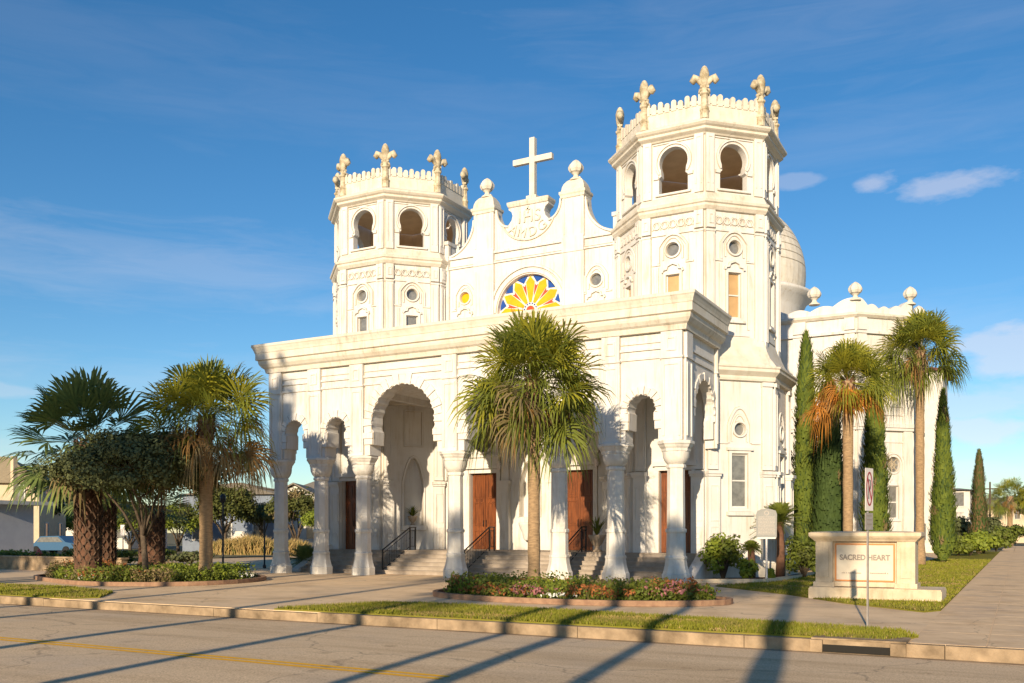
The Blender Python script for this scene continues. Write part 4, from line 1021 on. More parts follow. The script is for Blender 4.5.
# palms of the picture
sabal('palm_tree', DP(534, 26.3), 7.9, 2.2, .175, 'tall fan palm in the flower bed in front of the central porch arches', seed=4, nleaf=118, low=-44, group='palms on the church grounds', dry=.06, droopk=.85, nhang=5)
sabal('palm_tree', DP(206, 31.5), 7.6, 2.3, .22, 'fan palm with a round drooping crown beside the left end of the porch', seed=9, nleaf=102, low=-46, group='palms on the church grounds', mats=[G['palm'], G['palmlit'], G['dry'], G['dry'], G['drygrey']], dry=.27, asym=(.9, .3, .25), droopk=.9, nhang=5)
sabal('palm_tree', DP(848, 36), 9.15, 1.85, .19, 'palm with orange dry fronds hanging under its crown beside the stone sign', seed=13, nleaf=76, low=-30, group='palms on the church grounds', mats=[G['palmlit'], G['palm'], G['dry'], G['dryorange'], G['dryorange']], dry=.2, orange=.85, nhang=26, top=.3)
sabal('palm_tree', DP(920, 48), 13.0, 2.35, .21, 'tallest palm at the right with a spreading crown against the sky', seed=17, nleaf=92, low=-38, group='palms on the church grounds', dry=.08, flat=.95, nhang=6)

# stout dark palm with criss-cross trunk at the left
def stout(loc, H, rad, tr, label, seed, nleaf=46, crown=True, low=-35):
    rnd = random.Random(seed); root = empty('stout_palm', loc); tag(root, label, 'palm tree', 'stout palms with criss-cross trunks at the left')
    cz = H - rad * .92 if crown else H
    g = MB(); g.tube([(0, 0, -.05), (0, 0, .5), (0, 0, cz * .4), (0, 0, cz)], [tr * 1.05, tr * .9, tr * .78, tr * .8], 16); g.build('trunk', M_boot, root)
    b = MB(); k = 0; z = .55
    while z < cz - .05:
        n = 9
        for i in range(n):
            az = 2 * pi * (i + .5 * (k % 2)) / n; d = Vector((cos(az), sin(az), 0)); sd = Vector((-sin(az), cos(az), 0)); r_ = tr * .80
            for s in (-1, 1):
                p = d * r_ + Vector((0, 0, z)); q = (d + sd * s * .28).normalized() * (r_ + .06) + Vector((0, 0, z + .24))
                b.tube([p, q], [.04, .022], 4, 0, False)
            p = d * (r_ + .05) + Vector((0, 0, z)); 
            b.add([p - sd * .06, p + sd * .06, p + d * .10 + sd * .03 + Vector((0, 0, .14)), p + d * .10 - sd * .03 + Vector((0, 0, .14))], [(0, 1, 2, 3)])
        z += .20; k += 1
    b.build('leaf_base', mat('pale_leaf_base' + str(seed), (.15, .095, .065), (.10, .06, .04), 6, .9), root)
    if crown:
        g = MB(); c = Vector((0, 0, cz))
        for i in range(nleaf):
            t = (i + .5) / nleaf; el = 84 - (84 - low) * t ** .9 + rnd.uniform(-5, 5); az = i * 2.39996; e = R(el); d = Vector((cos(az) * cos(e), sin(az) * cos(e), sin(e)))
            fan_leaf(g, c + d * .1, d, rad * rnd.uniform(.45, .6), rad * rnd.uniform(.42, .54), 22, R(72), .35 + .5 * (el < 0), rnd, 1 if (el < -15 and rnd.random() < .25) else 0, .07, None, rnd.uniform(-.7, .7))
        g.build('crown', [G['palmdark'], G['drygrey']], root, recalc=False)
stout(DP(88, 33), 7.45, 2.85, .50, 'stout dark palm with a thick brown criss-cross trunk at the far left', 21, 58, low=-40)
stout(DP(152, 41), 4.6, 1.9, .62, 'shorter stout palm trunk behind the small dark tree', 22, 26)
stout(DP(106, 37), 4.9, 1.9, .42, 'shaded stout palm close behind the thick criss-cross palm', 23, 26)
# small dark oak
broadleaf('small_tree', DP(146, 31.5), 5.0, 3.0, .10, 'small dark spreading tree with a thin leaning trunk in the left flower bed', [G['oak']], seed=5, nbranch=80, per=330, ls=.075, bend=(-.55, .3), base=.38, sq=.44, cr=.22, crownc=(-.3, 0, 3.75), group='trees of the left bed')
# cypresses
cypress(DP(806, 41), 10.5, .60, 'bright green cypress nearest the right tower', G['cyp'], 31, shape=.5)
cypress(DP(829, 40), 8.2, .74, 'dark green cypress between the bright one and the palm with orange fronds', G['cypdark'], 32, shape=.45)
cypress(DP(875, 42), 9.0, .58, 'green cypress behind the stone sign between two palm trunks', G['cyp'], 33, shape=.42)
cypress(DP(943, 52), 9.65, .62, 'free-standing green cypress at the edge of the right lawn', G['cyp'], 34, n=8000, shape=.62)
cypress(DP(979, 72), 8.0, .62, 'browning cypress farther down the sidewalk', G['cypbrown'], 35, n=5000, mats2=[G['cypdark']], shape=.55)
# shrubs at the tower foot
shrub('shrub', DP(723, 32.6), .78, 1.78, 'rounded green shrub at the foot of the right tower beside the steps', [G['bush'], G['lime']], seed=41, weights=[3, 2], group='shrubs at the foot of the right tower')
shrub('shrub', DP(748, 31.9), .36, .85, 'low lime green shrub left of the marker post', [G['lime']], seed=42, n=900, group='shrubs at the foot of the right tower')
shrub('shrub', DP(770, 31.8), .18, .5, 'tiny shrub at the base of the marker post', [G['lime']], seed=43, n=350, group='shrubs at the foot of the right tower')
shrub('shrub', DP(804, 34.5), .85, 1.75, 'open woody shrub between the marker and the stone sign', [G['bush'], G['tree']], seed=44, n=2100, weights=[2, 1], group='shrubs at the foot of the right tower')
# topiary ball palm, cycad
def tuft(name, loc, th, tr, label, leafn, ln, m, seed, spread=60, cat='small palm'):
    rnd = random.Random(seed); root = empty(name, loc); tag(root, label, cat); g = MB(); g.tube([(0, 0, -.03), (.03, 0, th * .5), (0, 0, th)], [tr * 1.25, tr, tr * .9], 10); g.build('trunk', M_boot, root)
    f = MB(); c = Vector((0, 0, th))
    for i in range(leafn):
        az = i * 2.4; el = R(80 - 100 * (i / leafn)); d = Vector((cos(az) * cos(el), sin(az) * cos(el), sin(el)))
        # pinnate frond: arched rachis with leaflets
        pts = [c + d * ln * t + Vector((0, 0, -.35 * ln * t * t)) for t in (0, .25, .5, .75, 1)]
        f.tube(pts, .008, 4, 0, False); sd = d.cross(Vector((0, 0, 1)));
        if sd.length < .1: sd = Vector((1, 0, 0))
        sd.normalize()
        for q in range(16):
            t = (q + 2) / 18; p = c + d * ln * t + Vector((0, 0, -.35 * ln * t * t)); lw = ln * .26 * (1 - abs(t - .45)) 
            for s in (-1, 1): f.add([p, p + d * .035, p + sd * s * lw + d * lw * .5 + Vector((0, 0, .02)), ], [(0, 1, 2)])
    f.build('crown', m, root, recalc=False); return root
tuft('clipped_palm', DP(751, 32.4), 1.15, .13, 'small palm with a brown trunk and clipped tuft left of the marker', 60, .38, G['bush'], 51)
tuft('sago_palm', DP(780, 33.8), 2.05, .14, 'spiky sago palm rising behind the grey marker', 54, 1.1, G['palm'], 52, cat='cycad')

# ------------------------------------------------------------------ flower beds
def bed(poly, zt, name, label, edge_m):
    r = empty(name, (poly[0][0], poly[0][1], 0)); tag(r, label, 'bed edging')
    g = MB(); n = len(poly); pp = [(x - poly[0][0], y - poly[0][1]) for x, y in poly]; g.sweep(pp, [(.0, 0), (.13, 0), (.13, zt), (.0, zt), (0, 0)], True); g.build('edging', edge_m, r)
    s = MB(); sheet(s, poly, zt * .6); tag(struct('soil', s, M_soil), 'brown mulch inside the planted bed')
def smooth(pts, n=4):
    o = []; k = len(pts)
    for i in range(k):
        p0, p1, p2, p3 = [Vector(pts[(i + j) % k]) for j in (-1, 0, 1, 2)]
        for q in range(n):
            t = q / n; o.append(tuple(.5 * ((2 * p1) + (p2 - p0) * t + (2 * p0 - 5 * p1 + 4 * p2 - p3) * t * t + (-p0 + 3 * p1 - 3 * p2 + p3) * t ** 3)))
    return o
bedC = smooth([(-3.95, -8.1), (-3.2, -9.2), (-1.0, -9.85), (1.6, -9.7), (3.2, -9.0), (3.9, -8.0), (3.2, -7.2), (0, -6.2), (-2.6, -6.0), (-3.8, -6.9)])
bedL = smooth([(-21.9, -7.6), (-18.6, -9.3), (-15.5, -9.9), (-13.2, -8.6), (-12.9, -6.4), (-14.2, -4.3), (-17.5, -3.6), (-21.5, -4.6)])
def ccw(p): 
    return p if sum((p[i][0] * p[(i + 1) % len(p)][1] - p[(i + 1) % len(p)][0] * p[i][1]) for i in range(len(p))) > 0 else p[::-1]
bed(ccw(bedC), .13, 'bed_edging', 'low reddish edging of the flower bed under the central palm', M_brick); bed(ccw(bedL), .13, 'bed_edging', 'low brown edging of the left bed under the dark tree', M_brick)
def planting(poly, n, seed, name, label, hmax, wts, inset=.2):
    rnd = random.Random(seed); f = MB(); mats = [G['bush'], G['russet'], G['lime'], G['pink'], G['wht'], G['drygrey'], G['oak']]
    xs = [p[0] for p in poly]; ys_ = [p[1] for p in poly]; cxm = sum(xs) / len(xs); cym = sum(ys_) / len(ys_); k = 0
    shr = [(cxm + (x - cxm) * .93, cym + (y - cym) * .90) for x, y in poly]
    zone = [(rnd.uniform(min(xs), max(xs)), rnd.uniform(min(ys_), max(ys_)), rnd.choices(range(6), wts)[0], rnd.uniform(.5, 1)) for _ in range(46)]
    while k < n:
        x = rnd.uniform(min(xs), max(xs)); y = rnd.uniform(min(ys_), max(ys_))
        if not inside(x, y, shr): continue
        k += 1; zn = min(zone, key=lambda q: (q[0] - x) ** 2 + (q[1] - y) ** 2 + rnd.random() * 1.6); mi = zn[2]; h = hmax * zn[3] * rnd.uniform(.6, 1.15)
        if mi == 4: h *= .45
        for _ in range(13):
            t = rnd.random(); p = Vector((x + rnd.gauss(0, .07), y + rnd.gauss(0, .07), .06 + h * t))
            m2 = mi if (t > .5 or mi in (2,)) else (0 if mi != 5 else 5)
            if mi == 4 and rnd.random() < .5: m2 = 0
            leafcard(f, p, Vector((rnd.uniform(-1, 1), rnd.uniform(-1, 1), rnd.uniform(0, 1))).normalized(), rnd.uniform(.03, .07), rnd, m2, 1.8)
        if mi in (5, 1): 
            for _ in range(2):
                a = rnd.uniform(0, 6.28); f.add([(x - .004, y, .05), (x + .004, y, .05), (x + cos(a) * .1, y + sin(a) * .1, h * 1.35)], [(0, 1, 2)], 5)
    o = f.build(name, mats, recalc=False); tag(o, label, 'flowers', None, 'stuff')
planting(bedC, 2500, 61, 'flower_planting', 'mixed russet, pink and white flowers and green leaves under the central palm', .52, [7, 2.2, 4, 1.2, 1.0, 3])
planting(bedL, 3000, 62, 'flower_planting', 'mixed green and yellowish planting with small white flowers in the left bed', .58, [6, .7, 3, .3, 1, 1.2])

# mulch strip with kerb at the tower foot
g = MB(); sheet(g, [(.55, .6), (2.4, 1.7), (2.7, 4.6), (2.7, 8), (1.4, 8), (.2, 3.2)], .05, -.02); tag(struct('soil', g, M_soil), 'mulch strip at the foot of the right tower')
g = MB(); g.sweep([(.4, .5), (2.45, 1.62), (2.8, 4.6), (2.8, 8)], [(0, 0), (.14, 0), (.14, .14), (0, .14)]); tag(g.build('bed_edging', M_sign), 'low pale concrete edging along the shrubs at the right tower', 'bed edging')

# ------------------------------------------------------------------ stone sign
SX0, SX1, SY = 5.35, 7.72, -4.55
r = empty('stone_sign', ((SX0 + SX1) / 2, SY, 0)); tag(r, 'cream stone sign reading SACRED HEART standing on the right lawn', 'sign')
wS = (SX1 - SX0) / 2
FS = Fr(0, 0, 0)
g = MB(); g.box(-wS - .12, wS + .62, -.55, 1.0, 0, .26); g.box(-wS - .10, wS + .6, -.53, .98, .26, .30); g.build('plinth', M_sign, r)
g = MB()
g.box(-wS + .03, wS - .03, -.14, .5, .30, 1.455); 
for s in (-1, 1):
    x0, x1 = sorted((s * wS, s * (wS - .42))); g.box(x0, x1, -.24, .56, .302, 1.46); g.box(x0 - .05, x1 + .05, -.29, .6, .302, .42); g.box(x0 + .09, x1 - .09, -.265, -.241, .55, 1.32)
g.box(-wS + .47, wS - .47, -.22, -.142, .32, .44); g.build('body', M_sign, r)
g = MB(); g.sweep([(-wS, -.24), (wS, -.24), (wS, .56), (-wS, .56)], [(-.3, 1.46), (.02, 1.462), (.05, 1.50), (.12, 1.56), (.15, 1.60), (.15, 1.68), (.10, 1.70), (-.3, 1.72)], True); g.box(-wS + .1, wS - .1, -.1, .4, 1.5, 1.71); g.build('cap', M_sign, r)
pw = wS - .50
g = MB(); g.box(-pw, pw, -.165, -.143, .46, 1.38); pn = g.build('panel', M_signp, r)
g = MB(); frame(g, FS, -pw - .03, pw + .03, .45, 1.41, .035, .15, .19); g.build('edging', M_copper, r)
def flat_text(s, size, z, d, parent, m, sp=1.0, width=None, off=0):
    me = text_mesh(s, size, .006, sp, off); me.materials.append(m)
    if width:
        xs = [v.co.x for v in me.vertices]; k = width / (max(xs) - min(xs))
        for v in me.vertices: v.co.x *= k
    o = bpy.data.objects.new('lettering', me); COL.objects.link(o); o.parent = parent; o.location = (0, -d, z); o.rotation_euler = (pi / 2, 0, 0); return o
flat_text('SACRED HEART', .19, 1.05, .172, pn, M_letter, 1.0, pw * 1.76, .006)
rnd = random.Random(8); g = MB(); x = -pw * .80      # a line of small worn lettering, too faint to read
while x < pw * .80:
    l_ = rnd.uniform(.010, .026)
    if not -.10 < x < .04: g.box(x, x + l_, -.171, -.166, .645, .645 + rnd.choice((.026, .028, .040)))
    x += l_ + rnd.choice((.008, .008, .009, .03))
g.build('worn_lettering', M_letter, pn)

# ------------------------------------------------------------------ street sign pole (sign seen at a steep angle)
r = empty('parking_sign', (7.59, -12.0, .02), R(74)); tag(r, 'thin metal pole carrying a tall narrow prohibition sign seen at an angle', 'street sign')
g = MB(); g.box(-.022, .022, -.012, .012, -.1, 2.80); g.build('post', M_metal, r)
g = MB(); g.box(-.155, .155, -.032, -.02, 2.06, 2.82); pl = g.build('sign_plate', M_signw, r)
g = MB(); F = Fr(0, -.032, 0)
ell = [(.115 * cos(t), 2.45 + .29 * sin(t)) for t in [2 * pi * i / 32 for i in range(33)]]
band(g, F, ell, .035, .001, .004); band(g, F, [(-.08, 2.66), (.08, 2.24)], .035, .001, .005); g.build('symbol', M_signr, pl)
g = MB(); band(g, F, [(-.03, 2.27), (-.03, 2.62), (.03, 2.60), (.05, 2.52), (.03, 2.45), (-.03, 2.44)], .03, .0008, .003); g.build('symbol', M_signk, pl)
g = MB(); g.box(-.155, .155, -.030, -.018, 1.72, 2.02); pl2 = g.build('sign_plate', M_metal, r)
g = MB(); 
for z in (1.82, 1.90, 1.97): g.box(-.10, .10, -.033, -.0305, z - .012, z + .012)
g.build('symbol', M_letter, pl2)

# historical marker
r = empty('historical_marker', DP(766.5, 31.6), R(16)); tag(r, 'grey cast metal historical marker plaque on a pale post', 'marker')
g = MB(); F = Fr(0, -.03, 0); pts = [(-.33, 1.52), (.33, 1.52), (.34, 2.30), (.30, 2.42), (.18, 2.46), (0, 2.50), (-.18, 2.46), (-.30, 2.42), (-.34, 2.30)]; panel(g, F, pts, [], -.05, 0); pq = g.build('plaque', M_plaque, r)
g = MB()
rnd = random.Random(2)
for i in range(13):
    z = 2.20 - i * .048; x = -.27
    while x < .25: l_ = rnd.uniform(.03, .08); fbox(g, F, x, min(x + l_, .27), .001, .006, z, z + .018); x += l_ + .02
band(g, F, circ(0, 2.34, .07, 14) + [(.07, 2.34)], .02, .001, .008); g.build('raised_text', M_metal, pq)
g = MB(); g.lathe([(.045, -.05), (.04, .1), (.035, 1.5)], 10); g.box(-.3, .3, -.04, .04, 1.47, 1.52); g.build('post', M_signw, r)

# urns with plants
def urn(name, loc, s, label, plantm, seed):
    r = empty(name, loc); tag(r, label, 'potted plant', 'urns with plants in the porch'); g = MB()
    g.lathe([(.16 * s, 0), (.18 * s, .04 * s), (.10 * s, .10 * s), (.09 * s, .2 * s), (.20 * s, .30 * s), (.30 * s, .52 * s), (.34 * s, .60 * s), (.34 * s, .66 * s), (.26 * s, .66 * s)], 18); g.build('urn', M_terra, r)
    f = MB(); rnd = random.Random(seed)
    for i in range(34):
        az = i * 2.4; el = R(rnd.uniform(35, 88)); d = Vector((cos(az) * cos(el), sin(az) * cos(el), sin(el))); ln = s * rnd.uniform(.6, 1.05); sd = Vector((-sin(az), cos(az), 0)) * .03; b = Vector((0, 0, .62 * s))
        m_ = b + d * ln * .55; t_ = b + d * ln + Vector((0, 0, -.12 * ln)) + Vector((cos(az), sin(az), 0)) * .1
        f.add([b - sd, b + sd, m_ + sd, m_ - sd, t_], [(0, 1, 2, 3), (3, 2, 4)])
    f.build('plant', plantm, r, recalc=False)
tx, ty = -15.77 + sin(R(45)) * 3.3, 6.65 - cos(R(45)) * 3.3
urn('potted_plant', (tx - .14, ty + .14, 2.0), .62, 'potted spiky plant standing in the pointed niche of the left tower', G['bush'], 1)
tx, ty = -1.37 - sin(R(45)) * 3.3, 6.65 - cos(R(45)) * 3.3
urn('potted_plant', (tx - .9, ty - .2, .93), 1.0, 'tall pale urn with a leafy plant beside the right tower inside the porch', G['bush'], 2)

# ------------------------------------------------------------------ left background
g = MB(); g.box(-60, -23.0, -3.2, -2.9, -.2, .55); g.box(-60, -22.95, -3.25, -2.85, .55, .62)
tag(g.build('low_wall', M_curb), 'low pale concrete wall behind the left bed', 'wall')
# lamp posts / bollard poles at the left
def pole(loc, H, r_, label, name='lamp_post', top=True):
    r = empty(name, loc); tag(r, label, 'lamp post', 'thin dark posts left of the porch'); g = MB(); g.lathe([(r_ * 2, 0), (r_ * 2, .12), (r_, .2), (r_, H)], 8); g.build('pole', M_iron, r)
    if top: g = MB(); g.lathe([(r_, H), (r_ * 2.6, H + .08), (r_ * 3, H + .3), (r_, H + .42)], 8); g.build('lamp', M_iron, r)
pole(DP(223, 42), 3.0, .045, 'thin dark lamp post left of the porch columns'); pole(DP(264.5, 44), 2.25, .04, 'shorter thin dark post next to the first porch column', top=False)
# kiosk at the far left
r = empty('pavilion', (-40.4, -3.5, 0)); r.location = DP(-22, 52); tag(r, 'pale grey flat-roofed pavilion at the far left edge', 'pavilion')
r.rotation_euler = (0, 0, R(5))
g = MB(); g.box(-3, .9, -1.2, 2.0, 0, 3.2); g.box(.9, 2.1, -1.0, -.75, 0, 3.2); g.box(1.95, 2.15, -1.1, 1.8, 0, 3.2); g.build('wall', M_kiosk, r)
g = MB(); g.box(-3.4, 3.0, -1.8, 2.6, 3.2, 3.4); g.build('roof', M_whiteh, r)
g = MB(); g.box(.0, .88, -1.26, -1.21, .6, 3.0); g.build('window', M_dark, r)

def house(name, loc, rz, w_, d_, h, rh, wm, rm, label, hip=False, stories=1, cat='house', group=None, porch=False, stairs=False):
    r = empty(name, loc, rz); tag(r, label, cat, group)
    g = MB(); g.box(-w_ / 2, w_ / 2, -d_ / 2, d_ / 2, -.2, h)
    if not hip: g.add([(-w_ / 2 + .002, -d_ / 2, h), (w_ / 2 - .002, -d_ / 2, h), (0, -d_ / 2, h + rh * .93), (-w_ / 2 + .002, d_ / 2, h), (w_ / 2 - .002, d_ / 2, h), (0, d_ / 2, h + rh * .93)], [(0, 1, 2), (3, 5, 4)])
    g.build('wall', wm, r)
    g = MB(); e = .45; W, D = w_ / 2 + e, d_ / 2 + e
    if hip:
        k = min(W, D) * .9; vs = [(-W, -D, h), (W, -D, h), (W, D, h), (-W, D, h), (-W + k, 0, h + rh), (W - k, 0, h + rh)]
        g.add(vs, [(0, 1, 5, 4), (2, 3, 4, 5), (1, 2, 5), (3, 0, 4), (0, 3, 2, 1)])
    else:
        t = .15; vs = [(-W, -D, h - .15), (0, -D, h + rh), (W, -D, h - .15), (-W, D, h - .15), (0, D, h + rh), (W, D, h - .15)]; n = 6
        vs += [(x, y, z + t) for x, y, z in vs]; g.add(vs, [(0, 1, 4, 3), (1, 2, 5, 4), (6, 9, 10, 7), (7, 10, 11, 8), (0, 6, 7, 1), (1, 7, 8, 2), (3, 4, 10, 9), (4, 5, 11, 10), (0, 3, 9, 6), (2, 8, 11, 5)])
    g.build('roof', rm, r)
    for st in range(stories):
        zf = .9 + st * 3.0; n = max(2, int(w_ // 2.4))
        for i in range(n):
            x = -w_ / 2 + w_ * (i + .5) / n; F = Fr(0, -d_ / 2, 0)
            if h < zf + 1.7: continue
            f = MB(); frame(f, F, x - .5, x + .5, zf, zf + 1.6, .1, .002, .08); o = f.build('window', M_whiteh, r); p_ = MB(); fbox(p_, F, x - .4, x + .4, .004, .03, zf + .1, zf + 1.5); p_.build('pane', M_glass, o)
        F = Fr(w_ / 2, 0, 90); n = max(1, int(d_ // 3))
        for i in range(n):
            x = -d_ / 2 + d_ * (i + .5) / n
            f = MB(); frame(f, F, x - .5, x + .5, zf, zf + 1.6, .1, .002, .08); o = f.build('window', M_whiteh, r); p_ = MB(); fbox(p_, F, x - .4, x + .4, .004, .03, zf + .1, zf + 1.5); p_.build('pane', M_glass, o)
    if stairs:
        g = MB()
        for k in range(8): g.box(1.0, 2.6, -d_ / 2 - 2.6 + .3 * k, -d_ / 2 - .01, .22 * k, .22 * (k + 1))
        g.build('stairs', M_whiteh, r)
    if porch:
        g = MB(); g.box(-w_ / 2, w_ / 2, -d_ / 2 - 2, -d_ / 2 - .02, 2.9, 3.1)
        for i in range(5): x = -w_ / 2 + .15 + (w_ - .3) * i / 4; g.box(x - .08, x + .08, -d_ / 2 - 1.9, -d_ / 2 - 1.74, 0, 2.9)
        for i in range(30): x = -w_ / 2 + .15 + (w_ - .3) * i / 29; g.box(x - .03, x + .03, -d_ / 2 - 1.85, -d_ / 2 - 1.8, 3.1, 4.0)
        g.box(-w_ / 2, w_ / 2, -d_ / 2 - 1.9, -d_ / 2 - 1.76, 4.0, 4.08); g.build('porch', M_whiteh, r)
    return r
GH = 'houses across the side street at the left'
house('house', DP(-5, 78), R(40), 9, 8, 5.6, 2.4, M_creamh, M_tanroof, 'house with a tan hipped roof behind the left pavilion', True, 2, group=GH)
house('house', DP(248, 92), R(20), 9, 9, 5.2, .9, M_blueh, M_tanroof, 'blue-grey house with white front stairs seen left of the porch', True, 1, group=GH, stairs=True)
house('house', DP(238, 104), R(20), 7, 7, 6.4, .8, M_creamh, M_tanroof, 'cream upper storey showing behind the blue-grey house', True, 2, group=GH)
house('house', DP(268, 125), R(20), 9, 8, 7.0, .5, M_tanh, M_tile, 'peach house beyond the first porch column', True, 2, group=GH)
house('house', DP(302, 96), R(30), 6.5, 8, 4.6, 1.8, M_whiteh, M_shing, 'white gabled house seen between the first two porch columns', False, 1, group=GH)
house('house', DP(330, 110), R(30), 9, 8, 6.0, 2.0, M_creamh, M_shing, 'pale house with a dark hipped roof beyond the second porch column', True, 2, group=GH)
house('house', DP(110, 110), R(20), 10, 8, 3.8, 1.6, M_whiteh, M_shing, 'low white house half hidden behind the stout palms', True, 1, group=GH)
house('house', DP(60, 130), R(20), 10, 8, 4.0, 1.8, M_creamh, M_shing, 'low cream house far behind the left bed', True, 1, group=GH)
# trees and shrubs behind
def grass_clump(loc, rx, h, label, seed, n=1500):
    rnd = random.Random(seed); r = empty('grass_clump', loc); tag(r, label, 'ornamental grass', 'straw coloured grass clumps at the left'); f = MB()
    for i in range(n):
        a = rnd.uniform(0, 6.28); q = rx * .75 * sqrt(rnd.random()); x, y = cos(a) * q, sin(a) * q; b = rnd.uniform(0, 6.28); l_ = rnd.uniform(.1, .55) * h; hh = h * rnd.uniform(.6, 1.1) * (1 - .35 * (q / rx)); wv = .03
        f.add([(x - wv, y, 0), (x + wv, y, 0), (x + cos(b) * l_ * .5 + wv, y + sin(b) * l_ * .5, hh * .7), (x + cos(b) * l_ * .5 - wv, y + sin(b) * l_ * .5, hh * .7), (x + cos(b) * l_, y + sin(b) * l_, hh)], [(0, 1, 2, 3), (3, 2, 4)], 0 if rnd.random() < .8 else 1)
    f.build('blades', [G['straw'], G['tree']], r, recalc=False)
GT = 'street trees across the side street'
broadleaf('street_tree', DP(225, 80), 5.6, 2.6, .2, 'bushy olive tree in front of the blue-grey house', [G['tree']], seed=71, nbranch=26, per=270, ls=0.16, cr=.42, base=.3, group=GT)
broadleaf('street_tree', DP(262, 84), 4.2, 1.6, .15, 'small dark tree right of the blue-grey house', [G['oak']], seed=72, nbranch=18, per=210, ls=0.16, cr=.42, base=.3, group=GT)
broadleaf('street_tree', DP(296, 76), 5.0, 2.2, .17, 'brownish green tree seen between the first two porch columns', [G['tree'], G['drygrey']], seed=73, nbranch=24, per=240, ls=0.14, cr=.42, base=.2, group=GT, weights=[3, 1])
broadleaf('street_tree', DP(318, 70), 3.4, 1.2, .12, 'low bright green tree beside the second porch column', [G['lime']], seed=74, nbranch=16, per=210, ls=0.12, cr=.42, base=.2, group=GT)
broadleaf('street_tree', DP(60, 85), 3.8, 1.7, .14, 'yellow-green tree seen between pavilion and thick palm', [G['lime']], seed=75, nbranch=18, per=240, ls=0.13, cr=.42, base=.2, group=GT)
broadleaf('street_tree', DP(38, 80), 5.8, 2.4, .2, 'dark tree beside the left pavilion', [G['oak'], G['tree']], seed=76, nbranch=26, per=240, ls=0.16, cr=.42, base=.25, group=GT, weights=[2, 1])
broadleaf('street_tree', DP(130, 75), 3.9, 2.0, .14, 'sunlit lime tree glimpsed under the small dark tree', [G['lime'], G['tree']], seed=77, nbranch=22, per=240, ls=0.13, cr=.42, base=.2, group=GT, weights=[2, 1])
broadleaf('street_tree', DP(178, 84), 4.2, 2.2, .14, 'yellow-green tree left of the fan palm trunk', [G['lime'], G['tree']], seed=78, nbranch=22, per=240, ls=0.13, cr=.42, base=.2, group=GT, weights=[1, 1])
broadleaf('street_tree', DP(90, 95), 6.5, 3.4, .25, 'tall dark tree mass behind the thick palm', [G['oak']], seed=79, nbranch=30, per=270, ls=0.18, cr=.42, base=.2, group=GT)
for i, (px, Z, rx, h, mm, lb) in enumerate(((228, 70, 1.5, 1.3, 'straw', 'straw coloured grass clump left of the first porch column'), (248, 70, 1.6, 1.6, 'straw', 'large straw coloured grass clump before the blue-grey house'), (262, 70, 1.2, 1.4, 'straw', 'straw coloured grass clump behind the thin post'), (292, 66, 1.4, 1.3, 'straw', 'straw coloured grass clump between the first two columns'),
                          (15, 46, 1.2, .9, 'lime', 'low green hedge plant before the pavilion'), (40, 46, 1.3, .8, 'bush', 'low dark hedge plant right of the pavilion'), (-5, 44, 1.2, .9, 'bush', 'low hedge plant at the frame edge'), (120, 48, 1.2, .8, 'bush', 'low dark shrub between the stout palms'), (190, 50, 1.3, .7, 'oak', 'low dark shrub beside the fan palm trunk'), (160, 52, 1.2, .8, 'bush', 'low shrub behind the shorter stout palm'),
                          (305, 41, .8, 1.5, 'palmdark', 'dark spiky shrub beside the left end of the steps'), (72, 44, .9, 1.1, 'bush', 'leafy shrub left of the thick palm trunk'))):
    if mm == 'straw': grass_clump(DP(px, Z), rx, h, lb, 80 + i); continue
    if mm == 'palmdark': tuft('spiky_shrub', DP(px, Z), .35, .1, lb, 70, 1.15, G[mm], 79, cat='shrub'); continue
    shrub('shrub', DP(px, Z), rx, h, lb, [G[mm]], seed=80 + i, n=1100, ls=.17 if Z > 60 else .12, group='background shrubs at the left')
# parked blue car far left
def car(loc, rz, m, label):
    r = empty('car', loc, rz); tag(r, label, 'car'); g = MB()
    side = [(-2.2, .35), (-2.25, .75), (-1.6, .88), (-1.0, 1.38), (.7, 1.42), (1.35, .95), (2.1, .85), (2.25, .6), (2.2, .35)]
    panel(g, Fr(0, -.85, 0), side, [], -1.7, 0); g.build('body', m, r)
    g = MB(); panel(g, Fr(0, -.86, 0), [(-1.35, .95), (-.95, 1.31), (.62, 1.34), (1.1, .96)], [], 0, .01); g.build('window', M_glass, r)
    for x in (-1.4, 1.4):
        for y in (-.8, .8):
            g = MB(); g.tube([(x, y - .1, .33), (x, y + .1, .33)], .33, 16); g.build('wheel', M_tyre, r)
car(DP(60, 70), R(10), M_car, 'dark blue parked car seen behind the left bed')
r = empty('fire_hydrant', DP(39, 45)); tag(r, 'red and white hydrant beside the left pavilion', 'hydrant')
g = MB(); g.lathe([(.18, 0), (.18, .06), (.12, .08), (.12, .62), (.16, .64), (.16, .68), (.12, .72), (.06, .86), (.03, .90)], 12); g.tube([(-.22, 0, .5), (.22, 0, .5)], .06, 8); g.build('body', M_hyd, r)
r = empty('flag_pole', DP(14, 58)); tag(r, 'pale square post rising beside the pavilion roof', 'post'); g = MB(); g.box(-.14, .14, -.14, .14, 0, 6.4); g.build('pole', M_creamh, r)
r = empty('small_sign', DP(123, 52)); tag(r, 'small blank white sign on a thin post behind the stout palms', 'sign'); g = MB(); g.box(-.02, .02, -.02, .02, 0, 1.8); g.build('post', M_metal, r); g = MB(); g.box(-.16, .16, -.04, -.02, 1.5, 2.1); g.build('plate', M_signw, r)

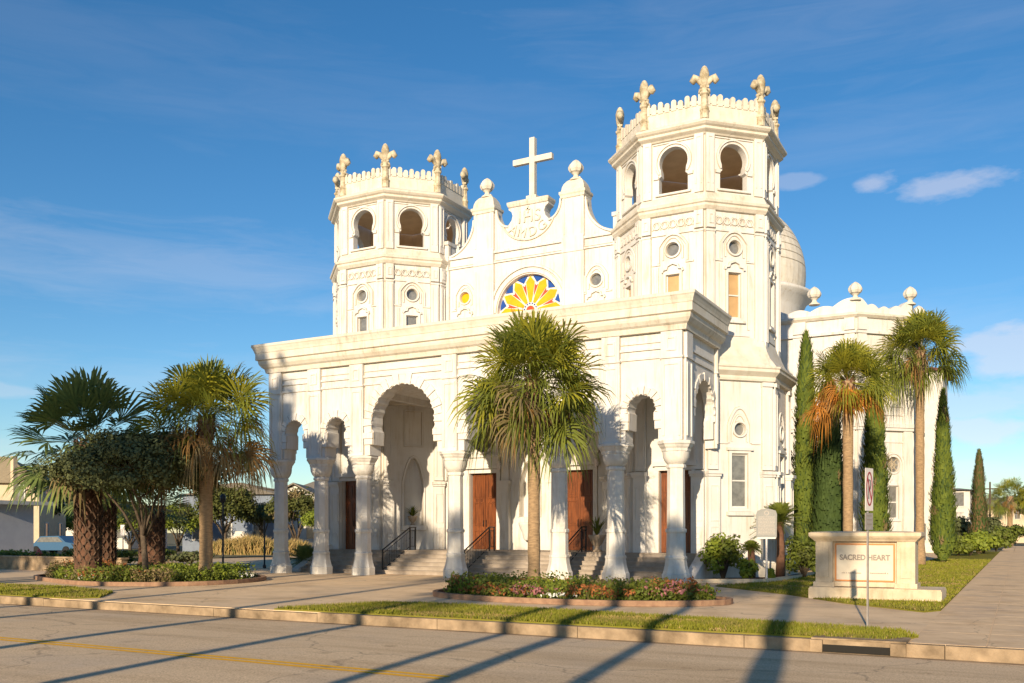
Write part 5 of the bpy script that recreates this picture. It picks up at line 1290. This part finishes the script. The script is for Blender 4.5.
# ------------------------------------------------------------------ right background
house('house', DP(957, 92), R(-5), 3.6, 10, 5.6, .4, M_whiteh, M_shing, 'white house with a balustraded balcony behind the right cypress', True, 2, group='houses down the right side street', porch=True)
house('house', DP(931, 80), R(0), 2.2, 6, 15.0, .8, M_whiteh, M_tile, 'narrow strip of a white building with red roof behind the transept', True, 1, group='houses down the right side street')
house('house', DP(1000, 170), R(0), 14, 12, 6.0, 2.0, M_creamh, M_shing, 'distant pale house under the far palms', True, 2, group='houses down the right side street')
for i, (px, Z, rx, h, mm, lb) in enumerate(((958, 66, 1.1, 1.9, 'bush', 'green shrub right behind the free-standing cypress'), (970, 66, 1.2, 1.7, 'lime', 'bright leafy shrub in the middle of the right hedge'), (984, 72, 1.4, 2.0, 'lime', 'tall bright shrub below the browning cypress'), (955, 78, 1.6, 3.3, 'oak', 'dark tall shrub before the balustraded house'),
                          (996, 82, 1.4, 2.2, 'bush', 'shrub at the edge of the sidewalk bend'), (1006, 100, 2.0, 2.6, 'bush', 'far shrub beneath the distant palms'), (1015, 130, 3.0, 3.2, 'tree', 'last shrub at the end of the sidewalk'), (990, 110, 2.0, 3.8, 'oak', 'dark shrub left of the distant palms'))):
    shrub('shrub', DP(px, Z), rx, h, lb, [G[mm]], seed=110 + i, n=1500, ls=.2, group='shrubs along the right sidewalk')
sabal('palm_tree', DP(1010, 112), 8.3, 2.6, .3, 'nearer of the two small distant palms at the right edge', seed=120, nleaf=34, group='distant palms at the right edge')
sabal('palm_tree', DP(997, 150), 8.8, 2.4, .3, 'farther and left of the two small distant palms', seed=121, nleaf=30, group='distant palms at the right edge')
broadleaf('street_tree', DP(1040, 120), 7.5, 3.6, .25, 'green tree at the right edge beyond the distant palms', [G['tree']], seed=122, nbranch=26, per=80, ls=.4, base=.25, group='trees at the right edge')
r = empty('utility_pole', DP(990, 125)); tag(r, 'thin wooden utility pole right of the browning cypress', 'utility pole'); g = MB(); g.lathe([(.15, 0), (.11, 8.4)], 8); g.build('pole', M_bark, r); g = MB(); g.box(-1.1, 1.1, -.06, .06, 7.4, 7.55); g.build('crossarm', M_bark, r)

# ------------------------------------------------------------------ across the street, behind the camera (their shadows reach the scene)
g = MB(); g.box(-120, 60, -120, -27.35, -.5, .0); tag(struct('far_pavement', g, M_walk), 'pavement on the near side of the street')
GB = 'palms across the street behind the viewer'
for k, (x, y, H, tr, rd) in enumerate(((8.15, -35, 12.0, .14, 1.8), (6.5, -35, 12.4, .16, 1.9), (5.5, -36, 12.2, .12, 1.7), (1.9, -35, 10.0, .13, 1.7), (-1.6, -35, 13.0, .15, 2.0), (-6.2, -35, 14.0, .15, 2.0), (-8.6, -36, 14.3, .15, 2.0), (-10.8, -35, 14.5, .15, 2.0), (10.4, -35.5, 12.6, .22, 1.9))):
    sabal('palm_tree', (x, y, 0), H, rd, tr, 'tall palm across the street behind the viewer', seed=131 + k, nleaf=44, group=GB)
GB2 = 'broadleaf trees across the street behind the viewer'
for i, (x, y, H, rd) in enumerate(((-15.2, -42, 22.0, 6.0), (-25, -44, 16, 5.0))):
    broadleaf('street_tree', (x, y, 0), H, rd, .4, 'big leafy tree across the street behind the viewer', [G['oak']], seed=140 + i, nbranch=44 if rd > 5 else 22, per=90 if rd > 5 else 50, ls=.7 if rd > 5 else .45, base=.25, group=GB2, cr=.36, sq=.8)
